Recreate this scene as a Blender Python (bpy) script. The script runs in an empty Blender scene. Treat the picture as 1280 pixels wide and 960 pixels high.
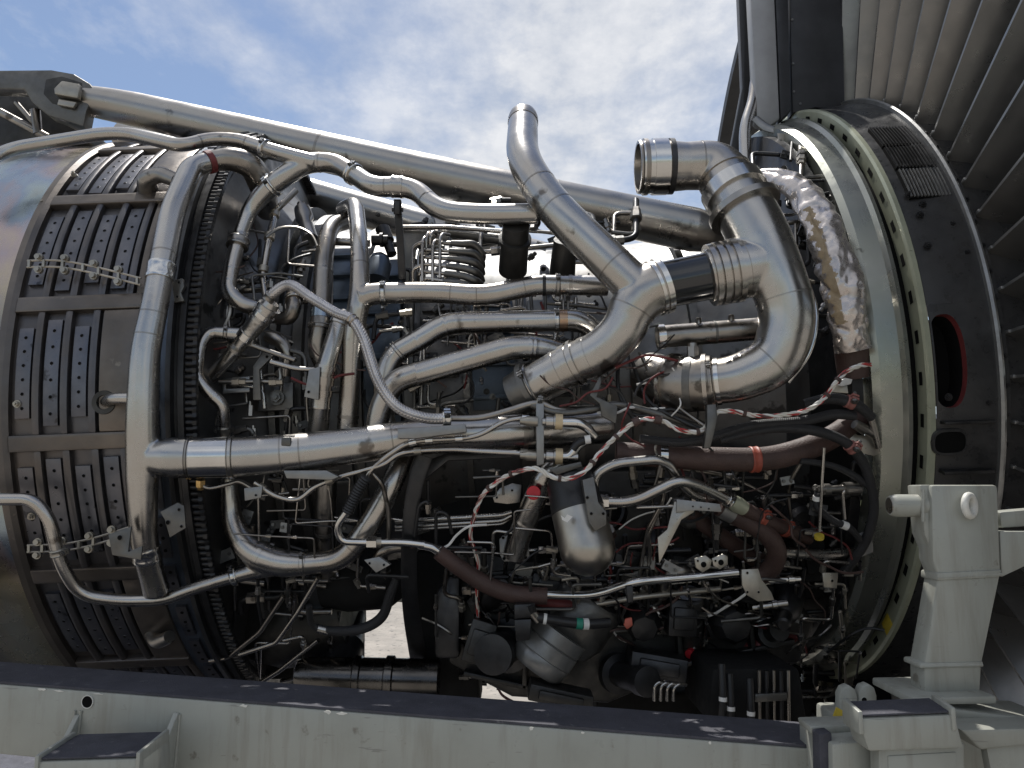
import bpy, bmesh, math, random
from mathutils import Vector, Matrix
random.seed(7)
R_ = math.radians
scene = bpy.context.scene
COL = scene.collection

# ------------------------------------------------------------------ camera
F = 985.0                      # focal length in photo pixels (1280 x 960)
PITCH = R_(8.0)
CAM = Vector((0.0, 0.0, 1.6))
cam_d = bpy.data.cameras.new('camera')
cam_d.sensor_width = 36.0
cam_d.lens = 36.0 * F / 1280.0
cam_d.clip_start = 0.05
cam_d.clip_end = 6000.0
cam = bpy.data.objects.new('camera', cam_d)
COL.objects.link(cam)
cam.location = CAM
cam.rotation_euler = (R_(90) + PITCH, 0, 0)
scene.camera = cam

# ------------------------------------------------------------------ world
SUN_EL = R_(66.0)
SUN_AZ = R_(-14.0)             # from +Y (behind the engine), a little to the left
world = bpy.data.worlds.new('World')
scene.world = world
world.use_nodes = True
wn, wl = world.node_tree.nodes, world.node_tree.links
wn.clear()
def wnode(t, **kw):
    n = wn.new(t)
    for k, v in kw.items():
        setattr(n, k, v)
    return n
w_out = wnode('ShaderNodeOutputWorld')
w_bg = wnode('ShaderNodeBackground')
w_bg.inputs['Strength'].default_value = 0.092
w_sky = wnode('ShaderNodeTexSky', sky_type='NISHITA')
w_sky.sun_disc = False
w_sky.sun_elevation = SUN_EL
w_sky.sun_rotation = SUN_AZ
w_sky.dust_density = 0.7
w_sky.ozone_density = 1.6
w_sky.air_density = 1.0
w_tc = wnode('ShaderNodeTexCoord')
w_sep = wnode('ShaderNodeSeparateXYZ')
wl.new(w_tc.outputs['Generated'], w_sep.inputs[0])
w_zz = wnode('ShaderNodeMath', operation='MAXIMUM'); w_zz.inputs[1].default_value = 0.0
wl.new(w_sep.outputs['Z'], w_zz.inputs[0])
w_za = wnode('ShaderNodeMath', operation='ADD'); w_za.inputs[1].default_value = 0.16
wl.new(w_zz.outputs[0], w_za.inputs[0])
w_dx = wnode('ShaderNodeMath', operation='DIVIDE')
w_dy = wnode('ShaderNodeMath', operation='DIVIDE')
wl.new(w_sep.outputs['X'], w_dx.inputs[0]); wl.new(w_za.outputs[0], w_dx.inputs[1])
wl.new(w_sep.outputs['Y'], w_dy.inputs[0]); wl.new(w_za.outputs[0], w_dy.inputs[1])
w_cmb = wnode('ShaderNodeCombineXYZ')
wl.new(w_dx.outputs[0], w_cmb.inputs[0]); wl.new(w_dy.outputs[0], w_cmb.inputs[1])
w_map = wnode('ShaderNodeMapping')
w_map.inputs['Location'].default_value = (18.12, 23.1, 0)
w_map.inputs['Scale'].default_value = (1.0, 0.8, 1.0)
wl.new(w_cmb.outputs[0], w_map.inputs[0])
w_n1 = wnode('ShaderNodeTexNoise'); w_n1.inputs['Scale'].default_value = 0.95
w_n1.inputs['Detail'].default_value = 9; w_n1.inputs['Roughness'].default_value = 0.55
w_n1.inputs['Distortion'].default_value = 0.35
w_n2 = wnode('ShaderNodeTexNoise'); w_n2.inputs['Scale'].default_value = 5.5
w_n2.inputs['Detail'].default_value = 8; w_n2.inputs['Roughness'].default_value = 0.62
wl.new(w_map.outputs[0], w_n1.inputs['Vector']); wl.new(w_map.outputs[0], w_n2.inputs['Vector'])
w_mix = wnode('ShaderNodeMath', operation='MULTIPLY_ADD')
w_mix.inputs[1].default_value = 0.30
wl.new(w_n2.outputs['Fac'], w_mix.inputs[0]); wl.new(w_n1.outputs['Fac'], w_mix.inputs[2])
w_ramp = wnode('ShaderNodeValToRGB')
w_ramp.color_ramp.elements[0].position = 0.53; w_ramp.color_ramp.elements[0].color = (0.0, 0.0, 0.0, 1)
w_ramp.color_ramp.elements[1].position = 0.76; w_ramp.color_ramp.elements[1].color = (0.92, 0.92, 0.92, 1)
wl.new(w_mix.outputs[0], w_ramp.inputs[0])
w_cm = wnode('ShaderNodeMix', data_type='RGBA')
wl.new(w_ramp.outputs[0], w_cm.inputs[0])
wl.new(w_sky.outputs[0], w_cm.inputs[6])
w_cc = wnode('ShaderNodeMix', data_type='RGBA')
w_cr = wnode('ShaderNodeMapRange'); w_cr.inputs[1].default_value = 0.36; w_cr.inputs[2].default_value = 0.64
wl.new(w_n2.outputs['Fac'], w_cr.inputs[0]); wl.new(w_cr.outputs[0], w_cc.inputs[0])
w_cc.inputs[6].default_value = (5.0, 5.35, 6.0, 1); w_cc.inputs[7].default_value = (7.7, 7.75, 7.9, 1)
wl.new(w_cc.outputs[2], w_cm.inputs[7])
wl.new(w_cm.outputs[2], w_bg.inputs['Color'])
wl.new(w_bg.outputs[0], w_out.inputs['Surface'])

# ------------------------------------------------------------------ sun
sun_d = bpy.data.lights.new('sun', 'SUN')
sun_d.energy = 4.4
sun_d.angle = R_(0.55)
sun_d.color = (1.0, 0.965, 0.91)
sun = bpy.data.objects.new('sun', sun_d)
COL.objects.link(sun)
sdir = Vector((math.sin(SUN_AZ) * math.cos(SUN_EL), math.cos(SUN_AZ) * math.cos(SUN_EL), math.sin(SUN_EL)))
sun.rotation_euler = sdir.to_track_quat('Z', 'Y').to_euler()
sun.location = (0, 0, 20)

scene.view_settings.view_transform = 'Standard'
scene.view_settings.look = 'None'
scene.view_settings.exposure = 0.32
scene.view_settings.gamma = 1.0
scene.render.engine = 'CYCLES'
scene.cycles.max_bounces = 6
scene.cycles.use_denoising = True

# ------------------------------------------------------------------ where a photo point lies in the place
FWD = Vector((0, math.cos(PITCH), math.sin(PITCH)))
UPV = Vector((0, -math.sin(PITCH), math.cos(PITCH)))
RGT = Vector((1, 0, 0))
def ray(px, py):
    return RGT * ((px - 640) / F) - UPV * ((py - 480) / F) + FWD
AXIS_Y = 2.6
_r = ray(640, 505)
A0 = CAM + _r * (AXIS_Y / _r.y)
SL = 0.04
AX = Vector((1, 0, SL)).normalized()
AU = Vector((-SL, 0, 1)).normalized()
AT = Vector((0, -1, 0))
def cyl(X, R, th):
    """point on the engine: X along the axis, R radius, th degrees (0 = near side, 90 = top)"""
    t = R_(th)
    return A0 + AX * X + (AT * math.cos(t) + AU * math.sin(t)) * R
def W(px, py, k):
    """photo point to place: k < 1.2 is a radius about the engine axis, else a distance Y"""
    d = ray(px, py)
    if k >= 1.2:
        return CAM + d * (k / d.y)
    o = CAM - A0
    dp = d - AX * d.dot(AX); op = o - AX * o.dot(AX)
    a = dp.dot(dp); b = 2 * dp.dot(op); c = op.dot(op) - k * k
    q = b * b - 4 * a * c
    t = (-b - math.sqrt(q)) / (2 * a) if q > 0 else -b / (2 * a)
    return CAM + d * t
def depth(p):
    return (p - CAM).dot(FWD)
def rr(p, rpx):
    return rpx * depth(p) / F
def to_px(p):
    d = p - CAM
    z = d.dot(FWD)
    return 640 + F * d.dot(RGT) / z, 480 - F * d.dot(UPV) / z

# ------------------------------------------------------------------ materials
def mat(name, base, metallic=0.0, rough=0.5, var=0.25, rvar=0.12, scale=9.0, bump=0.0, bscale=60.0,
        tint=None, tint_amt=0.0, streak=0.0, spots=None, spot_thr=0.66, spot_scale=30.0, coat=0.0, dent=0.0, spec=0.5):
    m = bpy.data.materials.new(name)
    m.use_nodes = True
    nt = m.node_tree; N = nt.nodes; L = nt.links
    bs = N['Principled BSDF']
    tc = N.new('ShaderNodeTexCoord')
    src = tc.outputs['Object']
    n1 = N.new('ShaderNodeTexNoise'); n1.inputs['Scale'].default_value = scale
    n1.inputs['Detail'].default_value = 7; n1.inputs['Roughness'].default_value = 0.62
    L.new(src, n1.inputs['Vector'])
    mr = N.new('ShaderNodeMapRange'); mr.inputs[1].default_value = 0.3; mr.inputs[2].default_value = 0.7
    mr.inputs[3].default_value = 1 - var; mr.inputs[4].default_value = 1 + var
    L.new(n1.outputs['Fac'], mr.inputs[0])
    mul = N.new('ShaderNodeMix'); mul.data_type = 'RGBA'; mul.blend_type = 'MULTIPLY'
    mul.inputs[0].default_value = 1.0
    mul.inputs[6].default_value = (*base, 1)
    cc = N.new('ShaderNodeCombineColor')
    for i in range(3):
        L.new(mr.outputs[0], cc.inputs[i])
    L.new(cc.outputs[0], mul.inputs[7])
    col = mul.outputs[2]
    if tint:
        n2 = N.new('ShaderNodeTexNoise'); n2.inputs['Scale'].default_value = 5.0
        n2.inputs['Detail'].default_value = 5; n2.inputs['Roughness'].default_value = 0.6
        L.new(src, n2.inputs['Vector'])
        r2 = N.new('ShaderNodeMapRange'); r2.inputs[1].default_value = 0.42; r2.inputs[2].default_value = 0.68
        r2.inputs[3].default_value = 0; r2.inputs[4].default_value = tint_amt
        L.new(n2.outputs['Fac'], r2.inputs[0])
        m2 = N.new('ShaderNodeMix'); m2.data_type = 'RGBA'
        L.new(r2.outputs[0], m2.inputs[0]); L.new(col, m2.inputs[6]); m2.inputs[7].default_value = (*tint, 1)
        col = m2.outputs[2]
    if streak > 0:
        mp = N.new('ShaderNodeMapping'); mp.inputs['Scale'].default_value = (320, 2.0, 1)
        L.new(tc.outputs['UV'], mp.inputs[0])
        n3 = N.new('ShaderNodeTexNoise'); n3.inputs['Scale'].default_value = 1.0; n3.inputs['Detail'].default_value = 3
        L.new(mp.outputs[0], n3.inputs['Vector'])
    if spots:
        n4 = N.new('ShaderNodeTexNoise'); n4.inputs['Scale'].default_value = spot_scale
        n4.inputs['Detail'].default_value = 4; n4.inputs['Roughness'].default_value = 0.55
        L.new(src, n4.inputs['Vector'])
        r4 = N.new('ShaderNodeMapRange'); r4.inputs[1].default_value = spot_thr; r4.inputs[2].default_value = spot_thr + 0.05
        L.new(n4.outputs['Fac'], r4.inputs[0])
        m4 = N.new('ShaderNodeMix'); m4.data_type = 'RGBA'
        L.new(r4.outputs[0], m4.inputs[0]); L.new(col, m4.inputs[6]); m4.inputs[7].default_value = (*spots, 1)
        col = m4.outputs[2]
    L.new(col, bs.inputs['Base Color'])
    bs.inputs['Metallic'].default_value = metallic
    bs.inputs['Specular IOR Level'].default_value = spec
    nr = N.new('ShaderNodeTexNoise'); nr.inputs['Scale'].default_value = scale * 3.3
    nr.inputs['Detail'].default_value = 6; nr.inputs['Roughness'].default_value = 0.65
    L.new(src, nr.inputs['Vector'])
    rm = N.new('ShaderNodeMapRange'); rm.inputs[1].default_value = 0.3; rm.inputs[2].default_value = 0.7
    rm.inputs[3].default_value = max(0.03, rough - rvar); rm.inputs[4].default_value = min(1, rough + rvar)
    L.new(nr.outputs['Fac'], rm.inputs[0])
    rout = rm.outputs[0]
    if streak > 0:
        ad = N.new('ShaderNodeMath'); ad.operation = 'MULTIPLY_ADD'; ad.inputs[1].default_value = streak
        L.new(n3.outputs['Fac'], ad.inputs[0]); L.new(rout, ad.inputs[2]); rout = ad.outputs[0]
    L.new(rout, bs.inputs['Roughness'])
    if coat:
        bs.inputs['Coat Weight'].default_value = coat
        bs.inputs['Coat Roughness'].default_value = 0.08
    nrm = None
    if dent > 0:
        nd = N.new('ShaderNodeTexNoise'); nd.inputs['Scale'].default_value = 14; nd.inputs['Detail'].default_value = 2
        L.new(src, nd.inputs['Vector'])
        b0 = N.new('ShaderNodeBump'); b0.inputs['Strength'].default_value = dent; b0.inputs['Distance'].default_value = 0.01
        L.new(nd.outputs['Fac'], b0.inputs['Height']); nrm = b0.outputs[0]
    if bump > 0:
        nb = N.new('ShaderNodeTexNoise'); nb.inputs['Scale'].default_value = bscale
        nb.inputs['Detail'].default_value = 5
        L.new(src, nb.inputs['Vector'])
        b1 = N.new('ShaderNodeBump'); b1.inputs['Strength'].default_value = bump; b1.inputs['Distance'].default_value = 0.003
        L.new(nb.outputs['Fac'], b1.inputs['Height'])
        if nrm: L.new(nrm, b1.inputs['Normal'])
        nrm = b1.outputs[0]
    if nrm: L.new(nrm, bs.inputs['Normal'])
    return m

M = {}
M['steel'] = mat('satin_steel', (0.48, 0.468, 0.448), 1.0, 0.245, 0.14, 0.05, 5, 0.006, 160, tint=(0.30, 0.25, 0.20), tint_amt=0.62, streak=0.05, dent=0.014, spots=(0.17, 0.155, 0.14), spot_thr=0.645, spot_scale=11)
M['bright'] = mat('bright_steel', (0.62, 0.61, 0.59), 1.0, 0.15, 0.08, 0.04, 12, 0.005, 150, streak=0.06, dent=0.015)
M['dull'] = mat('dull_steel', (0.33, 0.315, 0.295), 1.0, 0.32, 0.2, 0.09, 9, 0.03, 140, tint=(0.20, 0.17, 0.14), tint_amt=0.6, dent=0.04, spots=(0.11, 0.10, 0.09), spot_thr=0.64, spot_scale=14)
M['strut'] = mat('strut_titanium', (0.40, 0.39, 0.37), 1.0, 0.28, 0.16, 0.06, 5, 0.01, 90, tint=(0.28, 0.25, 0.22), tint_amt=0.6, streak=0.05, dent=0.02, spots=(0.10, 0.095, 0.09), spot_thr=0.655, spot_scale=9)
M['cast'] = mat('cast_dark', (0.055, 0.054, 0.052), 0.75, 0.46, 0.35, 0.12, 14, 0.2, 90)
M['castgrey'] = mat('cast_grey', (0.14, 0.137, 0.13), 0.8, 0.42, 0.28, 0.12, 14, 0.2, 120)
M['case'] = mat('compressor_case', (0.15, 0.155, 0.16), 0.85, 0.43, 0.3, 0.12, 7, 0.06, 60, tint=(0.13, 0.115, 0.10), tint_amt=0.7, spots=(0.05, 0.05, 0.05), spot_thr=0.60, spot_scale=12)
M['bluecase'] = mat('blue_case', (0.085, 0.105, 0.13), 0.75, 0.40, 0.3, 0.1, 10, 0.05, 60)
M['comb'] = mat('combustor_skin', (0.11, 0.108, 0.115), 0.85, 0.40, 0.25, 0.1, 8, 0.05, 130, tint=(0.135, 0.115, 0.10), tint_amt=0.8)
M['combframe'] = mat('combustor_frame', (0.155, 0.135, 0.118), 0.85, 0.40, 0.25, 0.1, 7, 0.08, 160, tint=(0.105, 0.10, 0.10), tint_amt=0.85, spots=(0.22,0.195,0.165), spot_thr=0.66, spot_scale=20)
M['combstrip'] = mat('combustor_strip', (0.125, 0.13, 0.15), 0.85, 0.36, 0.3, 0.1, 10, 0.05, 150, tint=(0.14, 0.125, 0.12), tint_amt=0.6, spots=(0.06, 0.06, 0.065), spot_thr=0.64, spot_scale=26)
M['combblue'] = mat('combustor_blue', (0.11, 0.13, 0.165), 0.85, 0.40, 0.25, 0.1, 9, 0.1, 120)
M['black'] = mat('black_rubber', (0.014, 0.014, 0.015), 0.0, 0.42, 0.3, 0.1, 20, 0.15, 200)
M['void'] = mat('shade_black', (0.012, 0.012, 0.012), 0.0, 0.75, 0.3, 0.1, 10, 0.2, 60, spec=0.2)  # near-black that puts the deep shade below the core into the colour
M['gloss'] = mat('gloss_black', (0.012, 0.013, 0.016), 0.0, 0.16, 0.2, 0.06, 8, 0.0, 60, coat=0.6, dent=0.05)
M['darkmetal'] = mat('dark_metal', (0.05, 0.05, 0.052), 0.8, 0.40, 0.3, 0.12, 12, 0.12, 90)
M['darkgloss'] = mat('dark_gloss_duct', (0.11, 0.105, 0.10), 1.0, 0.20, 0.25, 0.08, 9, 0.05, 60, streak=0.1)
M['brown'] = mat('brown_sleeve', (0.060, 0.034, 0.029), 0.0, 0.6, 0.3, 0.1, 16, 0.45, 300, tint=(0.085, 0.055, 0.047), tint_amt=0.5)
M['red'] = mat('red_plastic', (0.55, 0.022, 0.035), 0.0, 0.42, 0.12, 0.06, 18, 0.05, 120)
M['redsleeve'] = mat('red_sleeve', (0.13, 0.022, 0.022), 0.0, 0.6, 0.3, 0.1, 26, 0.3, 180)
M['orange'] = mat('orange_clamp', (0.30, 0.065, 0.04), 0.0, 0.5, 0.3, 0.1, 30, 0.2, 160)
M['pinkclamp'] = mat('salmon_clamp', (0.27, 0.11, 0.095), 0.0, 0.55, 0.25, 0.1, 30, 0.2, 160)
M['white'] = mat('white_paint', (0.72, 0.71, 0.68), 0.0, 0.45, 0.12, 0.1, 20, 0.08, 120)
M['tan'] = mat('tan_fitting', (0.55, 0.44, 0.28), 0.2, 0.45, 0.2, 0.1, 25, 0.1, 120)
M['brass'] = mat('brass', (0.62, 0.42, 0.18), 1.0, 0.32, 0.2, 0.1, 25, 0.05, 120)
M['green'] = mat('green_band', (0.02, 0.22, 0.15), 0.0, 0.45, 0.2, 0.1, 25, 0.05, 120)
M['yellow'] = mat('yellow_paint', (0.60, 0.45, 0.05), 0.0, 0.55, 0.2, 0.1, 25, 0.1, 120)
M['chromate'] = mat('pale_green_primer', (0.40, 0.415, 0.31), 0.35, 0.36, 0.14, 0.1, 12, 0.04, 120, spots=(0.22, 0.225, 0.18), spot_thr=0.67, spot_scale=18)
M['ringgrey'] = mat('anodised_ring', (0.36, 0.365, 0.33), 0.85, 0.30, 0.12, 0.08, 5, 0.03, 120, tint=(0.29, 0.305, 0.24), tint_amt=0.6, spots=(0.17, 0.17, 0.15), spot_thr=0.69, spot_scale=20)
M['shroud'] = mat('black_shroud', (0.030, 0.030, 0.031), 0.15, 0.33, 0.35, 0.14, 8, 0.08, 80, tint=(0.055, 0.053, 0.052), tint_amt=0.8)
M['vane'] = mat('guide_vane', (0.26, 0.26, 0.257), 0.8, 0.34, 0.2, 0.1, 5, 0.03, 70, tint=(0.20, 0.187, 0.175), tint_amt=0.6)
M['fairing'] = mat('fairing_grey', (0.34, 0.34, 0.345), 0.2, 0.5, 0.15, 0.1, 7, 0.12, 90)
M['fairblack'] = mat('fairing_black', (0.035, 0.036, 0.040), 0.1, 0.5, 0.3, 0.1, 10, 0.1, 90)
M['stand'] = mat('stand_paint', (0.345, 0.353, 0.315), 0.0, 0.36, 0.13, 0.12, 5, 0.05, 70, tint=(0.26, 0.263, 0.23), tint_amt=0.9, spots=(0.18, 0.168, 0.14), spot_thr=0.67, spot_scale=20)
M['grip'] = mat('anti_slip', (0.055, 0.055, 0.068), 0.0, 0.8, 0.25, 0.08, 18, 0.6, 420, spots=(0.10, 0.10, 0.11), spot_thr=0.64, spot_scale=50)
M['chip'] = mat('bare_chip', (0.62, 0.61, 0.56), 0.0, 0.5, 0.15, 0.1, 40, 0.1, 100)
M['foil'] = mat('foil_wrap', (0.56, 0.515, 0.49), 0.8, 0.30, 0.25, 0.12, 22, 0.3, 45, tint=(0.42, 0.36, 0.31), tint_amt=0.4)
M['copper'] = mat('heat_browned_steel', (0.42, 0.29, 0.20), 1.0, 0.30, 0.2, 0.08, 20, 0.02, 120)
M['cangrey'] = mat('grey_alloy', (0.24, 0.24, 0.235), 0.6, 0.40, 0.15, 0.1, 14, 0.1, 120)
M['khaki'] = mat('khaki_cloth', (0.36, 0.28, 0.18), 0.0, 0.7, 0.2, 0.1, 30, 0.4, 240)
M['plate'] = mat('bracket_plate', (0.36, 0.335, 0.29), 0.75, 0.36, 0.2, 0.1, 18, 0.05, 130, spots=(0.20, 0.18, 0.15), spot_thr=0.66, spot_scale=60)
M['galv'] = mat('grey_bracket', (0.26, 0.26, 0.255), 0.75, 0.42, 0.2, 0.1, 18, 0.1, 130)
M['bowl'] = mat('worn_bowl_alloy', (0.46, 0.44, 0.40), 1.0, 0.34, 0.2, 0.08, 9, 0.02, 120, tint=(0.26, 0.235, 0.205), tint_amt=0.6, dent=0.03)
M['hole'] = mat('hole_black', (0.006, 0.006, 0.006), 0.0, 0.9, 0.1, 0.05, 10, spec=0.1)

# grime runs on the stand paint
_m = M['stand']; _N = _m.node_tree.nodes; _L = _m.node_tree.links; _bs = _N['Principled BSDF']
_tc = _N.new('ShaderNodeTexCoord'); _mp = _N.new('ShaderNodeMapping'); _mp.inputs['Scale'].default_value = (38, 38, 3.5); _L.new(_tc.outputs['Object'], _mp.inputs[0])
_nz = _N.new('ShaderNodeTexNoise'); _nz.inputs['Scale'].default_value = 1.0; _nz.inputs['Detail'].default_value = 6; _nz.inputs['Roughness'].default_value = 0.65; _L.new(_mp.outputs[0], _nz.inputs['Vector'])
_mr = _N.new('ShaderNodeMapRange'); _mr.inputs[1].default_value = 0.50; _mr.inputs[2].default_value = 0.72; _mr.inputs[4].default_value = 0.55; _L.new(_nz.outputs['Fac'], _mr.inputs[0])
_mx = _N.new('ShaderNodeMix'); _mx.data_type = 'RGBA'; _old = _bs.inputs['Base Color'].links[0].from_socket
_L.new(_mr.outputs[0], _mx.inputs[0]); _L.new(_old, _mx.inputs[6]); _mx.inputs[7].default_value = (0.20, 0.185, 0.15, 1); _L.new(_mx.outputs[2], _bs.inputs['Base Color'])
_n2 = _N.new('ShaderNodeTexNoise'); _n2.inputs['Scale'].default_value = 1.0; _n2.inputs['Detail'].default_value = 3
_m2 = _N.new('ShaderNodeMapping'); _m2.inputs['Scale'].default_value = (9, 120, 190); _m2.inputs['Rotation'].default_value = (0, 0.35, 0); _L.new(_tc.outputs['Object'], _m2.inputs[0]); _L.new(_m2.outputs[0], _n2.inputs['Vector'])
_r2 = _N.new('ShaderNodeMapRange'); _r2.inputs[1].default_value = 0.70; _r2.inputs[2].default_value = 0.73; _r2.inputs[4].default_value = 0.6; _L.new(_n2.outputs['Fac'], _r2.inputs[0])
_x2 = _N.new('ShaderNodeMix'); _x2.data_type = 'RGBA'; _L.new(_r2.outputs[0], _x2.inputs[0]); _L.new(_mx.outputs[2], _x2.inputs[6]); _x2.inputs[7].default_value = (0.17, 0.165, 0.15, 1); _L.new(_x2.outputs[2], _bs.inputs['Base Color'])

# heat-coloured exhaust skin
m = mat('heat_tinted_skin', (0.42, 0.40, 0.37), 1.0, 0.26, 0.15, 0.08, 5, 0.04, 80, dent=0.06)
nt = m.node_tree; N = nt.nodes; L = nt.links
tc = N.new('ShaderNodeTexCoord')
mp = N.new('ShaderNodeMapping'); mp.inputs['Scale'].default_value = (3.2, 1.2, 1.6); L.new(tc.outputs['Object'], mp.inputs[0])
nz = N.new('ShaderNodeTexNoise'); nz.inputs['Scale'].default_value = 1.5; nz.inputs['Detail'].default_value = 5; L.new(mp.outputs[0], nz.inputs['Vector'])
rp = N.new('ShaderNodeValToRGB'); e = rp.color_ramp.elements
e[0].position = 0.30; e[0].color = (0.42, 0.40, 0.36, 1)
e[1].position = 0.72; e[1].color = (0.36, 0.30, 0.22, 1)
for pos, c in ((0.42, (0.44, 0.38, 0.28, 1)), (0.49, (0.38, 0.32, 0.33, 1)), (0.55, (0.27, 0.33, 0.41, 1)), (0.62, (0.35, 0.41, 0.41, 1))):
    q = e.new(pos); q.color = c
L.new(nz.outputs['Fac'], rp.inputs[0]); L.new(rp.outputs[0], N['Principled BSDF'].inputs['Base Color'])
M['heat'] = m

# braided hose: fine crossing wires from the tube's own UV
def braid(name, base, metallic, rough, fu, fv):
    m = mat(name, base, metallic, rough, 0.2, 0.1, 20)
    nt = m.node_tree; N = nt.nodes; L = nt.links
    tc = N.new('ShaderNodeTexCoord'); sp = N.new('ShaderNodeSeparateXYZ'); L.new(tc.outputs['UV'], sp.inputs[0])
    hs = []
    for s in (1, -1):
        a = N.new('ShaderNodeMath'); a.operation = 'MULTIPLY'; a.inputs[1].default_value = fu; L.new(sp.outputs[0], a.inputs[0])
        b = N.new('ShaderNodeMath'); b.operation = 'MULTIPLY_ADD'; b.inputs[1].default_value = fv * s; L.new(sp.outputs[1], b.inputs[0]); L.new(a.outputs[0], b.inputs[2])
        c = N.new('ShaderNodeMath'); c.operation = 'SINE'; L.new(b.outputs[0], c.inputs[0]); hs.append(c)
    mx = N.new('ShaderNodeMath'); mx.operation = 'MAXIMUM'; L.new(hs[0].outputs[0], mx.inputs[0]); L.new(hs[1].outputs[0], mx.inputs[1])
    bp = N.new('ShaderNodeBump'); bp.inputs['Strength'].default_value = 0.6; bp.inputs['Distance'].default_value = 0.0008
    L.new(mx.outputs[0], bp.inputs['Height']); L.new(bp.outputs[0], N['Principled BSDF'].inputs['Normal'])
    return m
M['braid'] = braid('braided_steel', (0.58, 0.555, 0.54), 0.9, 0.33, 900.0, 6.283 * 8)
M['loom'] = braid('woven_black_loom', (0.022, 0.022, 0.024), 0.0, 0.6, 1400.0, 6.283 * 8)

# twisted red and white harness lacing: printed sleeve colour runs in a helix
m = mat('red_white_harness', (0.66, 0.63, 0.57), 0.0, 0.5, 0.2, 0.1, 30, 0.2, 200)
nt = m.node_tree; N = nt.nodes; L = nt.links
tc = N.new('ShaderNodeTexCoord'); sp = N.new('ShaderNodeSeparateXYZ'); L.new(tc.outputs['UV'], sp.inputs[0])
a = N.new('ShaderNodeMath'); a.operation = 'MULTIPLY'; a.inputs[1].default_value = 95.0; L.new(sp.outputs[0], a.inputs[0])
b = N.new('ShaderNodeMath'); b.operation = 'MULTIPLY_ADD'; b.inputs[1].default_value = 6.283; L.new(sp.outputs[1], b.inputs[0]); L.new(a.outputs[0], b.inputs[2])
c = N.new('ShaderNodeMath'); c.operation = 'SINE'; L.new(b.outputs[0], c.inputs[0])
nz = N.new('ShaderNodeTexNoise'); nz.inputs['Scale'].default_value = 22; L.new(tc.outputs['Object'], nz.inputs['Vector'])
d = N.new('ShaderNodeMath'); d.operation = 'MULTIPLY_ADD'; d.inputs[1].default_value = 5.0; L.new(nz.outputs['Fac'], d.inputs[0]); L.new(c.outputs[0], d.inputs[2])
rp = N.new('ShaderNodeValToRGB'); rp.color_ramp.interpolation = 'CONSTANT'; e = rp.color_ramp.elements
e[0].position = 0.0; e[0].color = (0.64, 0.61, 0.54, 1)
e[1].position = 0.62; e[1].color = (0.42, 0.04, 0.04, 1)
q = e.new(0.80); q.color = (0.10, 0.05, 0.045, 1)
dv = N.new('ShaderNodeMath'); dv.operation = 'DIVIDE'; dv.inputs[1].default_value = 4.6; L.new(d.outputs[0], dv.inputs[0])
L.new(dv.outputs[0], rp.inputs[0]); L.new(rp.outputs[0], N['Principled BSDF'].inputs['Base Color'])
M['harness'] = m

M['concrete'] = mat('apron_concrete', (0.265, 0.24, 0.21), 0.0, 0.85, 0.25, 0.05, 2.3, 0.6, 40, tint=(0.21, 0.195, 0.172), tint_amt=0.8, spots=(0.13, 0.12, 0.11), spot_thr=0.58, spot_scale=13)
M['grass'] = mat('grass', (0.085, 0.115, 0.035), 0.0, 0.9, 0.35, 0.05, 0.8, 0.6, 14, tint=(0.14, 0.13, 0.055), tint_amt=0.7)

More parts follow.
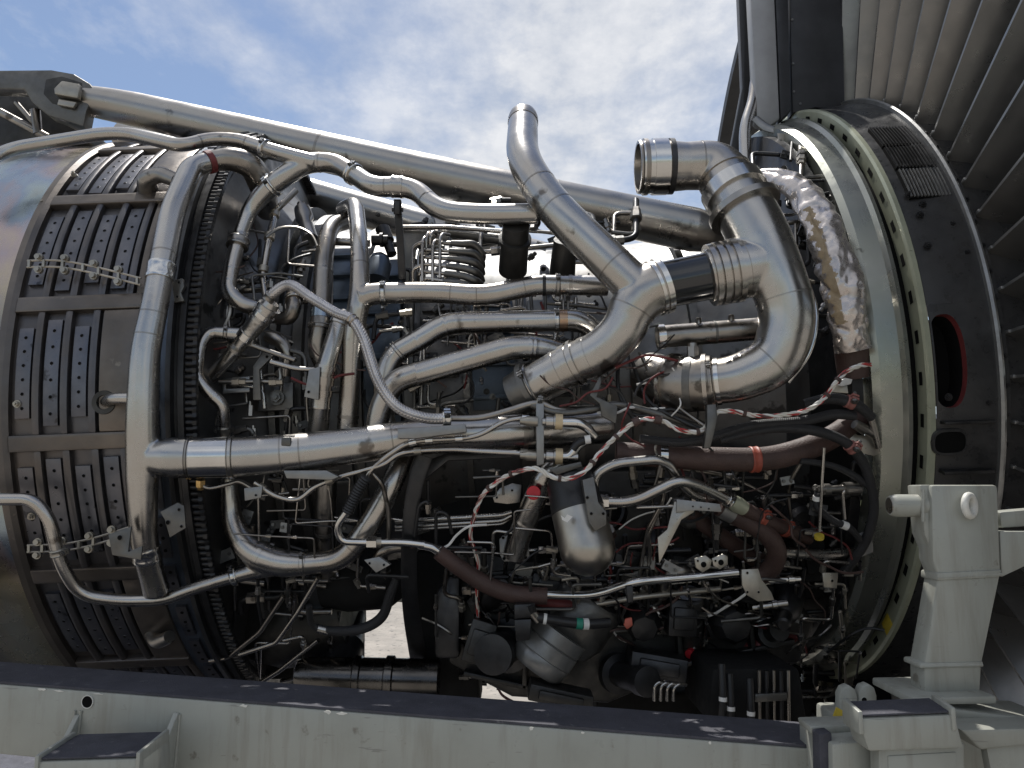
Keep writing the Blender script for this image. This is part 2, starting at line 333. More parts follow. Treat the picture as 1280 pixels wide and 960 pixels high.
# ------------------------------------------------------------------ mesh collector
class G:
    def __init__(s):
        s.v = []; s.f = []; s.m = []; s.uv = []
    def add(s, vs, fs, mi=0, uvs=None):
        o = len(s.v)
        s.v += [tuple(x) for x in vs]
        s.uv += uvs if uvs else [(0.0, 0.0)] * len(vs)
        for f in fs:
            s.f.append(tuple(i + o for i in f)); s.m.append(mi)
    def sweep(s, smp, seg=20, mi=0, cap=True, flat=None):
        """smp: list of (pos, radius, arclength); round tube with the frame carried along"""
        n = len(smp)
        P = [x[0] for x in smp]
        T = []
        for i in range(n):
            a = P[max(0, i - 1)]; b = P[min(n - 1, i + 1)]
            t = b - a
            T.append(t.normalized() if t.length > 1e-9 else (T[-1] if T else Vector((1, 0, 0))))
        nr = T[0].orthogonal().normalized()
        ref = Vector((0, -1, 0)); q = ref - T[0] * ref.dot(T[0])
        if q.length > 0.05: nr = q.normalized()
        vs = []; uvs = []; fs = []
        for i in range(n):
            nr = (nr - T[i] * nr.dot(T[i]))
            nr = nr.normalized() if nr.length > 1e-6 else T[i].orthogonal().normalized()
            bn = T[i].cross(nr)
            for j in range(seg):
                a = 2 * math.pi * j / seg
                ca, sa = math.cos(a), math.sin(a)
                if flat: ca *= flat
                vs.append(P[i] + (nr * ca + bn * sa) * smp[i][1])
                uvs.append((smp[i][2], j / seg))
        for i in range(n - 1):
            for j in range(seg):
                k = (j + 1) % seg
                fs.append((i * seg + j, i * seg + k, (i + 1) * seg + k, (i + 1) * seg + j))
        if cap:
            fs.append(tuple(range(seg - 1, -1, -1)))
            fs.append(tuple((n - 1) * seg + j for j in range(seg)))
        s.add(vs, fs, mi, uvs)
    def rod(s, a, b, r, seg=12, mi=0, r2=None):
        s.sweep([(a, r, 0.0), (b, r if r2 is None else r2, (b - a).length)], seg, mi)
    def hexrod(s, a, b, r, mi=0):
        s.sweep([(a, r, 0), (b, r, 1)], 6, mi)
    def lathe(s, o, d, prof, seg=28, mi=0, cap=True):
        """prof: list of (distance along d, radius)"""
        d = d.normalized()
        n = d.orthogonal().normalized(); b = d.cross(n)
        vs = []; fs = []; uvs = []
        for t, r in prof:
            for j in range(seg):
                a = 2 * math.pi * j / seg
                vs.append(o + d * t + (n * math.cos(a) + b * math.sin(a)) * r); uvs.append((t, j / seg))
        k = len(prof)
        for i in range(k - 1):
            for j in range(seg):
                q = (j + 1) % seg
                fs.append((i * seg + j, i * seg + q, (i + 1) * seg + q, (i + 1) * seg + j))
        if cap:
            fs.append(tuple(range(seg - 1, -1, -1))); fs.append(tuple((k - 1) * seg + j for j in range(seg)))
        s.add(vs, fs, mi, uvs)
    def box(s, c, ex, ey, ez, mi=0):
        """half-extent vectors"""
        vs = [c + ex * x + ey * y + ez * z for x in (-1, 1) for y in (-1, 1) for z in (-1, 1)]
        fs = [(0, 1, 3, 2), (4, 6, 7, 5), (0, 4, 5, 1), (2, 3, 7, 6), (0, 2, 6, 4), (1, 5, 7, 3)]
        s.add(vs, fs, mi)
    def prism(s, front, off, mi=0):
        n = len(front)
        vs = list(front) + [p + off for p in front]
        fs = [tuple(range(n)), tuple(range(2 * n - 1, n - 1, -1))]
        for i in range(n):
            j = (i + 1) % n
            fs.append((i, n + i, n + j, j))
        s.add(vs, fs, mi)
    def patch(s, X0, X1, t0, t1, Ri, Ro, nt=6, mi=0):
        """curved block on the engine"""
        vs = []
        for i in range(nt + 1):
            t = t0 + (t1 - t0) * i / nt
            vs += [cyl(X0, Ri, t), cyl(X0, Ro, t), cyl(X1, Ro, t), cyl(X1, Ri, t)]
        fs = [(0, 1, 2, 3), tuple(4 * nt + q for q in (3, 2, 1, 0))]
        for i in range(nt):
            a = 4 * i; b = a + 4
            for q in range(4):
                w = (q + 1) % 4
                fs.append((a + q, b + q, b + w, a + w))
        s.add(vs, fs, mi)
    def ring(s, prof, t0=0, t1=360, n=96, mi=0, closed=True):
        """prof: (X, R) list swept about the engine axis; closed profile gives a solid ring"""
        full = abs(t1 - t0 - 360) < 1e-6
        k = len(prof); cnt = n if full else n + 1
        vs = []; uvs = []
        for i in range(cnt):
            t = t0 + (t1 - t0) * i / n
            for X, R in prof:
                vs.append(cyl(X, R, t)); uvs.append((X, t / 360))
        fs = []
        kk = k if closed else k - 1
        for i in range(n):
            i2 = (i + 1) % cnt
            for j in range(kk):
                j2 = (j + 1) % k
                fs.append((i * k + j, i2 * k + j, i2 * k + j2, i * k + j2))
        if closed and not full:
            fs.append(tuple(range(k))); fs.append(tuple((cnt - 1) * k + j for j in range(k - 1, -1, -1)))
        s.add(vs, fs, mi, uvs)
    def build(s, name, mats, parent=None, label=None, smooth=True, bevel=0.0, angle=40):
        me = bpy.data.meshes.new(name)
        me.from_pydata(s.v, [], s.f)
        ml = mats if isinstance(mats, (list, tuple)) else [mats]
        for x in ml:
            me.materials.append(M[x])
        uvl = me.uv_layers.new(name='UVMap')
        li = [0] * len(me.loops)
        me.loops.foreach_get('vertex_index', li)
        flat = [0.0] * (2 * len(li))
        for i, vi in enumerate(li):
            flat[2 * i] = s.uv[vi][0]; flat[2 * i + 1] = s.uv[vi][1]
        uvl.data.foreach_set('uv', flat)
        me.polygons.foreach_set('material_index', s.m)
        bm = bmesh.new(); bm.from_mesh(me)
        bmesh.ops.recalc_face_normals(bm, faces=bm.faces)
        if bevel > 0:
            es = [e for e in bm.edges if len(e.link_faces) == 2 and e.calc_face_angle() > R_(30)]
            bmesh.ops.bevel(bm, geom=es, offset=bevel, segments=2, affect='EDGES', profile=0.5, clamp_overlap=True)
        if smooth:
            for f in bm.faces: f.smooth = True
            for e in bm.edges:
                if len(e.link_faces) == 2 and e.calc_face_angle() > R_(angle): e.smooth = False
        bm.to_mesh(me); bm.free()
        o = bpy.data.objects.new(name, me)
        COL.objects.link(o)
        if parent:
            o.parent = parent
            if parent.type == 'EMPTY': o.matrix_parent_inverse = Matrix.Translation(-parent.location)
        if label: o['label'] = label
        return o

def thing(name, label, cat, loc, group=None):
    o = bpy.data.objects.new(name, None)
    COL.objects.link(o)
    o.location = loc
    o.empty_display_size = 0.1
    o['label'] = label; o['category'] = cat
    if group: o['group'] = group
    return o

# ------------------------------------------------------------------ pipe paths
class Path:
    def __init__(s, pts, fil=2.4, n=8, weld=None, smooth=False):
        """pts: (px, py, k, radius px)"""
        P = [W(a[0], a[1], a[2]) for a in pts]
        RD = [rr(P[i], pts[i][3]) for i in range(len(pts))]
        out = []
        if smooth:
            m = len(P)
            for i in range(m - 1):
                p0 = P[max(0, i - 1)]; p1 = P[i]; p2 = P[i + 1]; p3 = P[min(m - 1, i + 2)]
                for q in range(n):
                    t = q / n
                    x = 0.5 * ((2 * p1) + (p2 - p0) * t + (2 * p0 - 5 * p1 + 4 * p2 - p3) * t * t + (3 * p1 - p0 - 3 * p2 + p3) * t ** 3)
                    out.append((x, RD[i] + (RD[i + 1] - RD[i]) * t))
            out.append((P[-1], RD[-1]))
        else:
            out.append((P[0], RD[0]))
            for i in range(1, len(P) - 1):
                a, b, c = P[i - 1], P[i], P[i + 1]
                la, lc = (a - b).length, (c - b).length
                d = min(fil * RD[i], 0.47 * la, 0.47 * lc)
                fa = d / la; fc = d / lc
                s0 = b + (a - b) * fa; s1 = b + (c - b) * fc
                r0 = RD[i] + (RD[i - 1] - RD[i]) * fa; r1 = RD[i] + (RD[i + 1] - RD[i]) * fc
                for q in range(n + 1):
                    t = q / n
                    out.append((s0 * (1 - t) ** 2 + b * 2 * t * (1 - t) + s1 * t * t, r0 * (1 - t) + r1 * t))
            out.append((P[-1], RD[-1]))
        # resample by keeping points, add arclength
        L = 0.0; s.s = []
        for i, (p, r) in enumerate(out):
            if i:
                dl = (p - out[i - 1][0]).length
                if dl < 1e-5: continue
                L += dl
            s.s.append((p, r, L))
        s.len = L
    def at(s, t):
        """pos, tangent, radius at arclength t"""
        t = max(0, min(s.len, t))
        for i in range(len(s.s) - 1):
            a, b = s.s[i], s.s[i + 1]
            if b[2] >= t:
                f = (t - a[2]) / (b[2] - a[2])
                return a[0].lerp(b[0], f), (b[0] - a[0]).normalized(), a[1] + (b[1] - a[1]) * f
        a, b = s.s[-2], s.s[-1]
        return b[0], (b[0] - a[0]).normalized(), b[1]
    def near(s, px, py):
        best = None
        for i in range(len(s.s) - 1):
            for q in range(10):
                f = q / 10
                p = s.s[i][0].lerp(s.s[i + 1][0], f)
                x, y = to_px(p)
                d = (x - px) ** 2 + (y - py) ** 2
                if best is None or d < best[0]:
                    best = (d, s.s[i][2] + (s.s[i + 1][2] - s.s[i][2]) * f)
        return best[1]
    def welded(s, marks, h=0.035, w=0.0028):
        """samples with small weld beads at arclengths"""
        ts = sorted(set([x[2] for x in s.s] + [m + d for m in marks for d in (-w * 1.6, -w, 0.0, w, w * 1.6) if 0 < m + d < s.len]))
        out = []
        for t in ts:
            p, d, r = s.at(t)
            k = 1.0
            for m in marks:
                q = abs(t - m)
                if q < w * 1.3: k = 1 + h * (1 if q < 0.1 * w else 0.55)
            out.append((p, r * k, t))
        return out

def pipe(name, pts, mt, parent, seg=22, fil=2.4, welds=(), label=None, smooth=False, n=8, cap=True):
    pa = Path(pts, fil, n, smooth=smooth)
    g = G()
    mk = [pa.near(*w) for w in welds]
    g.sweep(pa.welded(mk) if mk else pa.s, seg, 0, cap)
    o = g.build(name, mt, parent, label, angle=50)
    o_path[o.name] = pa
    return o, pa
o_path = {}

def band(parent, pa, px, py, w=7, grow=1.10, mt='bright', name='clamp', bolt=True, lips=True, label=None, mtb='castgrey'):
    """a band clamp round a pipe, w in photo px, with its tightening bolt"""
    t = pa.near(px, py)
    p, d, r = pa.at(t)
    wr = rr(p, w) / 2
    g = G()
    R0 = r * grow
    th = max(0.0012, r * 0.05)
    prof = [(-wr, r * 0.97), (-wr, R0), (-wr * 0.72, R0 + (th if lips else 0)), (-wr * 0.5, R0), (wr * 0.5, R0), (wr * 0.72, R0 + (th if lips else 0)), (wr, R0), (wr, r * 0.97)]
    g.lathe(p, d, prof, 28, 0, False)
    if bolt:
        vd = (CAM - p); vd = (vd - d * vd.dot(d)).normalized()
        up = d.cross(vd)
        if up.z < 0: up = -up
        dirn = (vd * 0.75 + up * 0.66).normalized()
        c = p + dirn * (R0 + wr * 0.5)
        side = d.cross(dirn).normalized()
        bl = max(wr * 1.5, 0.006); br = min(max(wr * 0.42, 0.0022), 0.005)
        g.rod(c - side * bl, c + side * bl, br, 8, 1)
        g.hexrod(c + side * bl * 0.5, c + side * bl * 0.85, br * 1.9, 1)
        g.box(c - side * bl * 0.35 - dirn * br * 0.6, side * bl * 0.18, dirn * br * 1.8, d * wr * 0.8, 0)
        g.box(c + side * bl * 0.25 - dirn * br * 0.6, side * bl * 0.18, dirn * br * 1.8, d * wr * 0.8, 0)
    return g.build(name, [mt, mtb], parent, label)

def collar(parent, pa, px, py, w=6, grow=1.08, mt='steel', name='collar'):
    return band(parent, pa, px, py, w, grow, mt, name, bolt=False, lips=False)

def plate(name, poly, k, thick, mt, parent, bevel=0.0015, label=None, holes=()):
    """flat plate: outline in photo points laid at Y = k, with real thickness"""
    g = G()
    g.prism([W(x, y, k) for x, y in poly], Vector((0, thick, 0)))
    for (x, y, r) in holes:
        c = W(x, y, k)
        g.rod(c - Vector((0, 0.0012, 0)), c + Vector((0, 0.004, 0)), rr(c, r), 12, 1)
    return g.build(name, [mt, 'hole'], parent, label, bevel=bevel)

def bolt(parent, p, d, r, h, mt='castgrey', name='bolt', washer=True):
    g = G()
    if washer: g.rod(p, p + d * h * 0.25, r * 1.45, 12)
    g.hexrod(p, p + d * h * 0.8, r)
    g.rod(p + d * h * 0.7, p + d * h * 1.15, r * 0.5, 8)
    return g.build(name, mt, parent, bevel=0)

def th_of(px, py, R):
    """engine coordinates (X, angle) of a photo point on radius R"""
    p = W(px, py, R) - A0
    return p.dot(AX), math.degrees(math.atan2(p.dot(AU), p.dot(AT)))

def fuse(name, specs, mt, parent, label=None, voxel=0.0028, iters=10, seg=36):
    """several pipe runs welded into one smooth body; specs: list of (points, fillet)"""
    g = G(); paths = []
    for pts, fil in specs:
        pa = Path(pts, fil, 12)
        g.sweep(pa.s, seg, 0, True); paths.append(pa)
    o = g.build(name, mt, parent, label)
    md = o.modifiers.new('weld', 'REMESH'); md.mode = 'VOXEL'; md.voxel_size = voxel; md.use_smooth_shade = True
    sm = o.modifiers.new('fillet', 'SMOOTH'); sm.factor = 0.5; sm.iterations = iters
    return o, paths

# ================================================================== the setting
g = G()
g.add([(-1500, -1500, -0.004), (1500, -1500, -0.004), (1500, 1500, -0.004), (-1500, 1500, -0.004)], [(0, 1, 2, 3)])
o = g.build('ground', 'grass', smooth=False)
o['kind'] = 'structure'; o['label'] = 'flat grass field beyond the concrete apron'
g = G()
g.add([(-60, -45, 0.0), (60, -45, 0.0), (60, 17.0, 0.0), (-60, 17.0, 0.0)], [(0, 1, 2, 3)])
o = g.build('apron', 'concrete', smooth=False)
o['kind'] = 'structure'; o['label'] = 'sunlit pale concrete apron under the engine stand'

# ================================================================== the engine
E = thing('jet_engine', 'bare jet engine with silver ducts, cowls off, carried on a grey-green stand', 'engine', (0.0, 2.6, 0.0))

# ---- compressor case
g = G()
g.ring([(-0.722, 0.83), (-0.705, 0.74), (-0.665, 0.68), (-0.59, 0.62), (-0.45, 0.58), (-0.30, 0.54), (0.0, 0.50), (0.30, 0.50), (0.55, 0.52), (0.70, 0.60), (0.80, 0.80), (0.80, 0.3), (-0.722, 0.3)], n=128)
core = g.build('compressor_case', 'case', E, 'dark compressor case behind the silver ducts', angle=25)
for X, R, w, h in ((-0.60, 0.63, 0.008, 0.03), (-0.545, 0.605, 0.012, 0.03), (-0.40, 0.565, 0.010, 0.022), (-0.27, 0.535, 0.012, 0.028), (-0.12, 0.515, 0.008, 0.02), (0.03, 0.50, 0.012, 0.026), (0.18, 0.50, 0.008, 0.02), (0.33, 0.50, 0.012, 0.028), (0.5, 0.515, 0.010, 0.024)):
    g = G()
    g.ring([(X - w, R - 0.02), (X - w, R + h), (X + w, R + h), (X + w, R - 0.02)], n=128)
    g.build('case_flange', 'castgrey', core, angle=25)
# blue casing panels and ribs
for X0, X1, t0, t1, mt in ((-0.50, -0.42, 12, 44, 'bluecase'), (-0.385, -0.29, -10, 40, 'bluecase'), (-0.24, -0.14, 2, 34, 'case'), (-0.105, 0.01, -8, 30, 'bluecase'), (0.05, 0.165, -20, 26, 'case'), (-0.50, -0.42, -40, 6, 'case')):
    g = G()
    rb = 0.60 - 0.16 * (X0 + 0.5) if X0 < 0 else 0.53
    g.patch(X0, X1, t0, t1, rb - 0.06, rb, 8)
    nr = 4
    for q in range(nr):
        a = t0 + (t1 - t0) * (q + 0.3) / nr
        g.patch(X0 + 0.006, X1 - 0.006, a, a + 1.4, rb - 0.02, rb + 0.012, 2)
    g.build('case_panel', mt, core, bevel=0.002, angle=30)

# ---- fan frame hub (dark wall that closes the core at the front)
g = G()
g.ring([(0.70, 0.45), (0.74, 0.70), (0.775, 0.82), (0.80, 0.82), (0.80, 0.45)], n=96)
g.build('fan_frame_wall', 'darkmetal', E, 'dark fan frame wall inside the pale ring', angle=25)

# ---- combustor case
g = G()
g.ring([(-1.12, 0.80), (-1.12, 0.853), (-0.76, 0.853), (-0.76, 0.80)], n=160)
comb = g.build('combustor_case', 'comb', E, 'ribbed grey combustor case with rows of perforated strips', angle=25)
g = G()
g.ring([(-1.15, 0.80), (-1.15, 0.866), (-1.145, 0.874), (-1.13, 0.874), (-1.12, 0.866), (-1.12, 0.80)], n=160)
g.build('rear_rim', 'combframe', comb, angle=25)
sep = [11.5 + 21 * k for k in range(-4, 6)]
for i, a in enumerate(sep):
    g = G()
    g.patch(-1.12, -0.835, a - 1.25, a + 1.25, 0.845, 0.872, 4)
    g.build('frame_rib', 'combframe', comb, bevel=0.004)
for i in range(len(sep) - 1):
    a0, a1 = sep[i] + 1.25, sep[i + 1] - 1.25
    wide = (i % 2 == 1)
    # plain plate to the right of the bay
    g = G()
    xr = -0.92 if wide else -0.852
    g.patch(xr, -0.835, a0, a1, 0.845, 0.8685, 10)
    g.build('frame_plate', 'combframe', comb, bevel=0.004)
    ns = 3 if wide else 4
    xs = -1.112; span = xr - 0.004 - xs
    for q in range(ns):
        xa = xs + span * q / ns
        # perforated strip
        g = G()
        w = span / ns
        e0 = 1.2 if q % 2 else 2.4
        g.patch(xa + w * 0.06, xa + w * 0.58, a0 + e0, a1 - e0, 0.845, 0.8625, 8)
        nh = 6
        for h in range(nh):
            t = a0 + e0 + (a1 - a0 - 2 * e0) * (h + 0.7) / (nh + 0.4)
            p = cyl(xa + w * 0.33, 0.862, t); d = (p - cyl(xa + w * 0.33, 0.0, t)).normalized()
            g.rod(p, p + d * 0.0012, 0.0045, 8, 1)
        g.build('perforated_strip', ['combstrip', 'hole'], comb, bevel=0.0016)
        # plain rib between strips
        g = G()
        g.patch(xa + w * 0.67, xa + w * 0.97, a0 - 0.3, a1 + 0.3, 0.842, 0.869, 8)
        g.build('rib', 'comb', comb, bevel=0.0065)
# blue band between the big duct and the bolted ring, with strips
g = G()
g.ring([(-0.835, 0.80), (-0.835, 0.862), (-0.765, 0.862), (-0.765, 0.80)], n=160)
bb = g.build('front_band', 'combblue', comb, angle=25)
for t in range(-60, 100, 8):
    g = G()
    g.patch(-0.815, -0.79, t, t + 6.6, 0.855, 0.870, 4)
    for h in range(3):
        p = cyl(-0.8025, 0.8697, t + 1.2 + 2.1 * h); d = (p - cyl(-0.8025, 0.0, t + 1.2 + 2.1 * h)).normalized()
        g.rod(p, p + d * 0.0012, 0.004, 8, 1)
    g.build('perforated_strip', ['combstrip', 'hole'], comb)
# bolted ring
g = G()
g.ring([(-0.765, 0.80), (-0.765, 0.885), (-0.752, 0.890), (-0.748, 0.878), (-0.742, 0.878), (-0.738, 0.885), (-0.725, 0.885), (-0.722, 0.80)], n=160)
flange = g.build('bolted_flange', 'darkmetal', E, 'dark ring thick with bolt heads in front of the combustor case', angle=25)
g0 = G()
g0.rod(Vector((-0.012, 0, 0)), Vector((0.014, 0, 0)), 0.0068, 10)
g0.hexrod(Vector((0.004, 0, 0)), Vector((0.013, 0, 0)), 0.0095)
bolt_mesh = None
nb = 210
for i in range(nb):
    t = -95 + 200 * i / nb
    if bolt_mesh is None:
        o = g0.build('bolt', 'darkmetal', flange); bolt_mesh = o.data
    else:
        o = bpy.data.objects.new('bolt', bolt_mesh); COL.objects.link(o); o.parent = flange
    o.location = cyl(-0.712, 0.872, t)
    o.rotation_euler = (R_(i * 37), 0, 0)
# heat-coloured skin behind the combustor
g = G()
g.ring([(-1.15, 0.60), (-1.15, 0.862), (-1.30, 0.866), (-1.50, 0.862), (-1.515, 0.882), (-1.54, 0.882), (-1.55, 0.85), (-1.95, 0.80), (-1.95, 0.60)], n=160)
g.build('turbine_case', 'heat', E, 'heat-tinted straw and blue turbine case at the left edge', angle=25)
# hollow port plugs and studs on the case
for px, py in ((93, 220), (22, 505), (55, 256), (40, 645)):
    p = W(px, py, 0.862); d = (p - cyl((p - A0).dot(AX), 0, 0)).normalized()
    bolt(comb, p, d, 0.006, 0.012, 'plate', 'stud')

# ---- rings at the fan end
A0_keep = A0.copy(); A0 += AX * 0.025
g = G()
g.ring([(0.785, 0.80), (0.785, 0.842), (0.80, 0.852), (0.845, 0.858), (0.853, 0.868), (0.862, 0.868), (0.864, 0.80)], n=180)
ring1 = g.build('fan_frame_ring', 'ringgrey', E, 'pale grey-green ring around the front of the core', angle=20)
g = G(); g.ring([(0.864, 0.80), (0.864, 0.845), (0.885, 0.845), (0.885, 0.80)], n=120)
g.build('ring_groove', 'hole', ring1)
g = G()
g.ring([(0.885, 0.80), (0.885, 0.885), (0.889, 0.892), (0.90, 0.892), (0.903, 0.80)], n=180)
ring2 = g.build('slotted_ring', 'chromate', E, 'pale green ring with a row of dark slots', angle=20)
for k in range(26):
    t = -62 + k * 6.2
    g = G()
    vs = []
    nn = 5
    for i in range(nn + 1):
        a = t + 2.0 * i / nn
        vs += [cyl(0.8838, 0.858, a), cyl(0.8838, 0.872, a)]
    fs = [(2 * i, 2 * i + 1, 2 * i + 3, 2 * i + 2) for i in range(nn)]
    for i in range(nn + 1):
        a = t + 2.0 * i / nn
        vs += [cyl(0.8868, 0.858, a), cyl(0.8868, 0.872, a)]
    q = 2 * (nn + 1)
    fs += [(q + 2 * i, q + 2 * i + 2, q + 2 * i + 3, q + 2 * i + 1) for i in range(nn)]
    g.add(vs, fs)
    g.build('slot', 'hole', ring2, smooth=False)
_x, _t = th_of(1108, 785, 0.88)
g = G(); g.patch(0.8835, 0.8845, _t - 1.6, _t + 1.6, 0.853, 0.886, 3); g.build('yellow_mark', 'yellow', ring2, smooth=False)
# black shroud between ring and vanes
SH = [(0.903, 0.80), (0.903, 0.888), (0.93, 0.893), (1.03, 0.905), (1.055, 0.908), (1.055, 0.80)]
PX, PT = th_of(1184, 450, 0.9)
t_lo, t_hi = PT - 8.2, PT + 8.2
Rsh = lambda X: 0.8886 + (X - 0.903) * 0.134
g = G(); g.ring(SH, t_hi, t_lo + 360, n=172)
nn = 40
def rect_pt(a):
    c, q = math.cos(a), math.sin(a); m_ = max(abs(c), abs(q))
    X = PX + (c / m_) * ((1.055 - PX) if c > 0 else (PX - 0.903)); return X, PT + (q / m_) * 8.2
outer = []; inner = []; deep = []; floor_ = []
for i in range(nn):
    a = 2 * math.pi * i / nn
    X, t = rect_pt(a); outer.append(cyl(X, Rsh(X), t))
    ex = math.copysign(abs(math.cos(a)) ** 0.75, math.cos(a)); ey = math.copysign(abs(math.sin(a)) ** 0.85, math.sin(a))
    X = max(0.9075, PX + 0.006 + 0.038 * ex); t = PT + 6.7 * ey
    inner.append(cyl(X, Rsh(X), t)); deep.append(cyl(X, Rsh(X) - 0.018, t)); floor_.append(cyl(X, Rsh(X) - 0.07, t))
g.add(outer + inner, [(i, (i + 1) % nn, nn + (i + 1) % nn, nn + i) for i in range(nn)])
shroud = g.build('fan_exit_shroud', 'shroud', E, 'black inner shroud with louvre grilles and an oval port', angle=25)
g = G(); g.add(inner + deep, [(i, (i + 1) % nn, nn + (i + 1) % nn, nn + i) for i in range(nn)]); g.build('port_lining', 'redsleeve', shroud, 'red-lined oval port in the black shroud')
g = G(); g.add(deep + floor_, [(i, (i + 1) % nn, nn + (i + 1) % nn, nn + i) for i in range(nn)]); g.add(floor_, [tuple(range(nn))]); g.build('port_floor', 'hole', shroud, smooth=False)
g = G(); g.ring([(1.030, 0.88), (1.030, 0.915), (1.036, 0.918), (1.042, 0.915), (1.042, 0.88)], n=180)
g.build('rim_strip', 'galv', shroud, angle=25)
GT = [th_of(1150, y, 0.9)[1] for y in (157, 181, 209, 247)]
for k in range(3):
    t0 = GT[2 - k + 1]; t1_ = GT[2 - k] - 0.5
    g = G()
    g.patch(0.925, 1.026, t0, t1_, 0.88, 0.9010, 6)
    gr = g.build('grille', 'hole', shroud)
    for q in range(12):
        a = 0.927 + 0.0083 * q
        g = G(); g.patch(a, a + 0.0028, t0 + 0.1, t1_ - 0.1, 0.89, 0.9055, 6)
        g.build('louvre', 'galv' if k == 0 else 'darkmetal', gr)
_x, _t = th_of(1188, 553, 0.9)
def oval(X, t, sx, st, dr, n=28):
    return [cyl(X + sx * math.copysign(abs(math.cos(6.283 * i / n)) ** 0.6, math.cos(6.283 * i / n)), Rsh(X) + dr, t + st * math.copysign(abs(math.sin(6.283 * i / n)) ** 0.7, math.sin(6.283 * i / n))) for i in range(n)]
oa, ob, oc = oval(_x, _t, 0.040, 2.0, -0.006), oval(_x, _t, 0.038, 1.85, 0.0085), oval(_x, _t, 0.034, 1.5, 0.0085)
g = G(); k_ = len(oa)
g.add(oa + ob + oc, [(i, (i + 1) % k_, k_ + (i + 1) % k_, k_ + i) for i in range(k_)] + [(k_ + i, k_ + (i + 1) % k_, 2 * k_ + (i + 1) % k_, 2 * k_ + i) for i in range(k_)])
g.add([x - (x - cyl(_x, 0, _t)).normalized() * 0.002 for x in oc], [tuple(range(k_))], 1)
g.build('lower_port', ['shroud', 'hole'], shroud)
g = G(); g.patch(0.91, 1.02, _t - 4.4, _t - 3.9, 0.885, 0.915, 2); g.build('shelf_rib', 'darkmetal', shroud, bevel=0.001)
g = G(); g.patch(0.91, 1.02, _t + 2.6, _t + 3.0, 0.885, 0.912, 2); g.build('shelf_rib', 'darkmetal', shroud, bevel=0.001)
for X, t in ((0.935, 20), (1.0, 18), (0.93, 14.5), (1.012, 13), (0.925, 24), (0.95, 22), (0.945, 30), (1.01, 30), (0.925, -8), (1.01, -9)):
    p = cyl(X, 0.898, t); d = (p - cyl(X, 0, t)).normalized()
    bolt(shroud, p, d, 0.006, 0.008, 'darkmetal')
for k in range(40):
    t = -60 + k * 4.1
    p = cyl(1.048, 0.905, t); d = (p - cyl(1.048, 0, t)).normalized()
    bolt(shroud, p, d, 0.0055, 0.008, 'darkmetal')

# ---- outlet guide vanes
NV = 58
vane_mesh = None
for k in range(44):
    t = -80 + k * (360 / NV)
    if t > 91: break
    g = G()
    nr, nc = 8, 6
    vs = []
    for side in (1, -1):
        for i in range(nr + 1):
            R = 0.900 + (1.85 - 0.900) * i / nr
            for j in range(nc + 1):
                u = j / nc
                thk = 0.0045 * math.sin(math.pi * min(1, 0.12 + u * 0.86)) + 0.0016
                X = 1.06 + 0.23 * u
                off = -0.055 * (1 - (1 - u) ** 2) * 1.0
                vs.append((X, R, (off + side * thk)))
    pts = [cyl(X, R, t) + (AU * math.cos(R_(t)) - AT * math.sin(R_(t))) * o_ for X, R, o_ in vs]
    n1 = (nr + 1) * (nc + 1)
    fs = []
    for i in range(nr):
        for j in range(nc):
            a = i * (nc + 1) + j
            fs.append((a, a + 1, a + nc + 2, a + nc + 1))
            fs.append((n1 + a, n1 + a + nc + 1, n1 + a + nc + 2, n1 + a + 1))
        for j in (0, nc):
            a = i * (nc + 1) + j
            fs.append((a, a + nc + 1, n1 + a + nc + 1, n1 + a))
    for j in range(nc):
        fs.append((j, n1 + j, n1 + j + 1, j + 1)); a = nr * (nc + 1) + j
        fs.append((a, a + 1, n1 + a + 1, n1 + a))
    g.add(pts, fs)
    v = g.build('outlet_guide_vane', 'vane', E, angle=35)
    p = cyl(1.06, 0.912, t)
    g = G(); g.box(p, AX * 0.004, (AU * math.cos(R_(t)) - AT * math.sin(R_(t))) * 0.004, (p - cyl(1.06, 0, t)).normalized() * 0.008)
    g.build('vane_foot', 'galv', v, bevel=0.002)
# dark inner platform under the vanes and fan hub in front
g = G(); g.ring([(1.056, 0.70), (1.056, 0.899), (1.32, 0.925), (1.32, 0.70)], n=140)
g.build('vane_platform', 'shroud', E, angle=25)
# fan case: outer wall the vanes reach, extended over them to keep the sun off
g = G(); g.ring([(1.08, 1.84), (1.08, 1.88), (1.75, 1.88), (1.75, 1.84)], n=140)
g.build('fan_case', 'fairblack', E, 'dark fan case round the tips of the guide vanes', angle=25)

A0 = A0_keep

# ---- upper bifurcation fairing
g = G(); g.prism([W(x, y, 2.28) for x, y in ((935, -60), (966, -60), (975, 148), (962, 158), (946, 150))], Vector((0, 0.05, 0)))
fb = g.build('bifurcation_fairing', 'fairing', E, 'grey upright fairing beside black panel at the top', bevel=0.006)
g = G(); g.prism([W(x, y, 2.285) for x, y in ((967, -60), (984, -60), (989, 138), (976, 150))], Vector((0, 0.05, 0)))
g.build('fairing_edge', 'fairblack', fb, bevel=0.003)
g = G(); g.prism([W(x, y, 2.30) for x, y in ((986, -60), (1052, -60), (1056, 138), (1020, 134), (991, 141))], Vector((0, 0.05, 0)))
pn = g.build('black_panel', 'fairblack', fb, bevel=0.002)
g = G(); g.prism([W(x, y, 2.36) for x, y in ((921, -60), (934, -60), (944, 130), (930, 200), (912, 195), (928, 110))], Vector((0, 0.03, 0)))
g.build('rear_wall', 'fairblack', fb, bevel=0.002)
for x, y in ((990, 25), (991, 80), (992, 115), (1000, 130)):
    p = W(x, y, 2.30); bolt(pn, p, Vector((0, -1, 0)), 0.004, 0.004, 'galv', 'rivet', False)
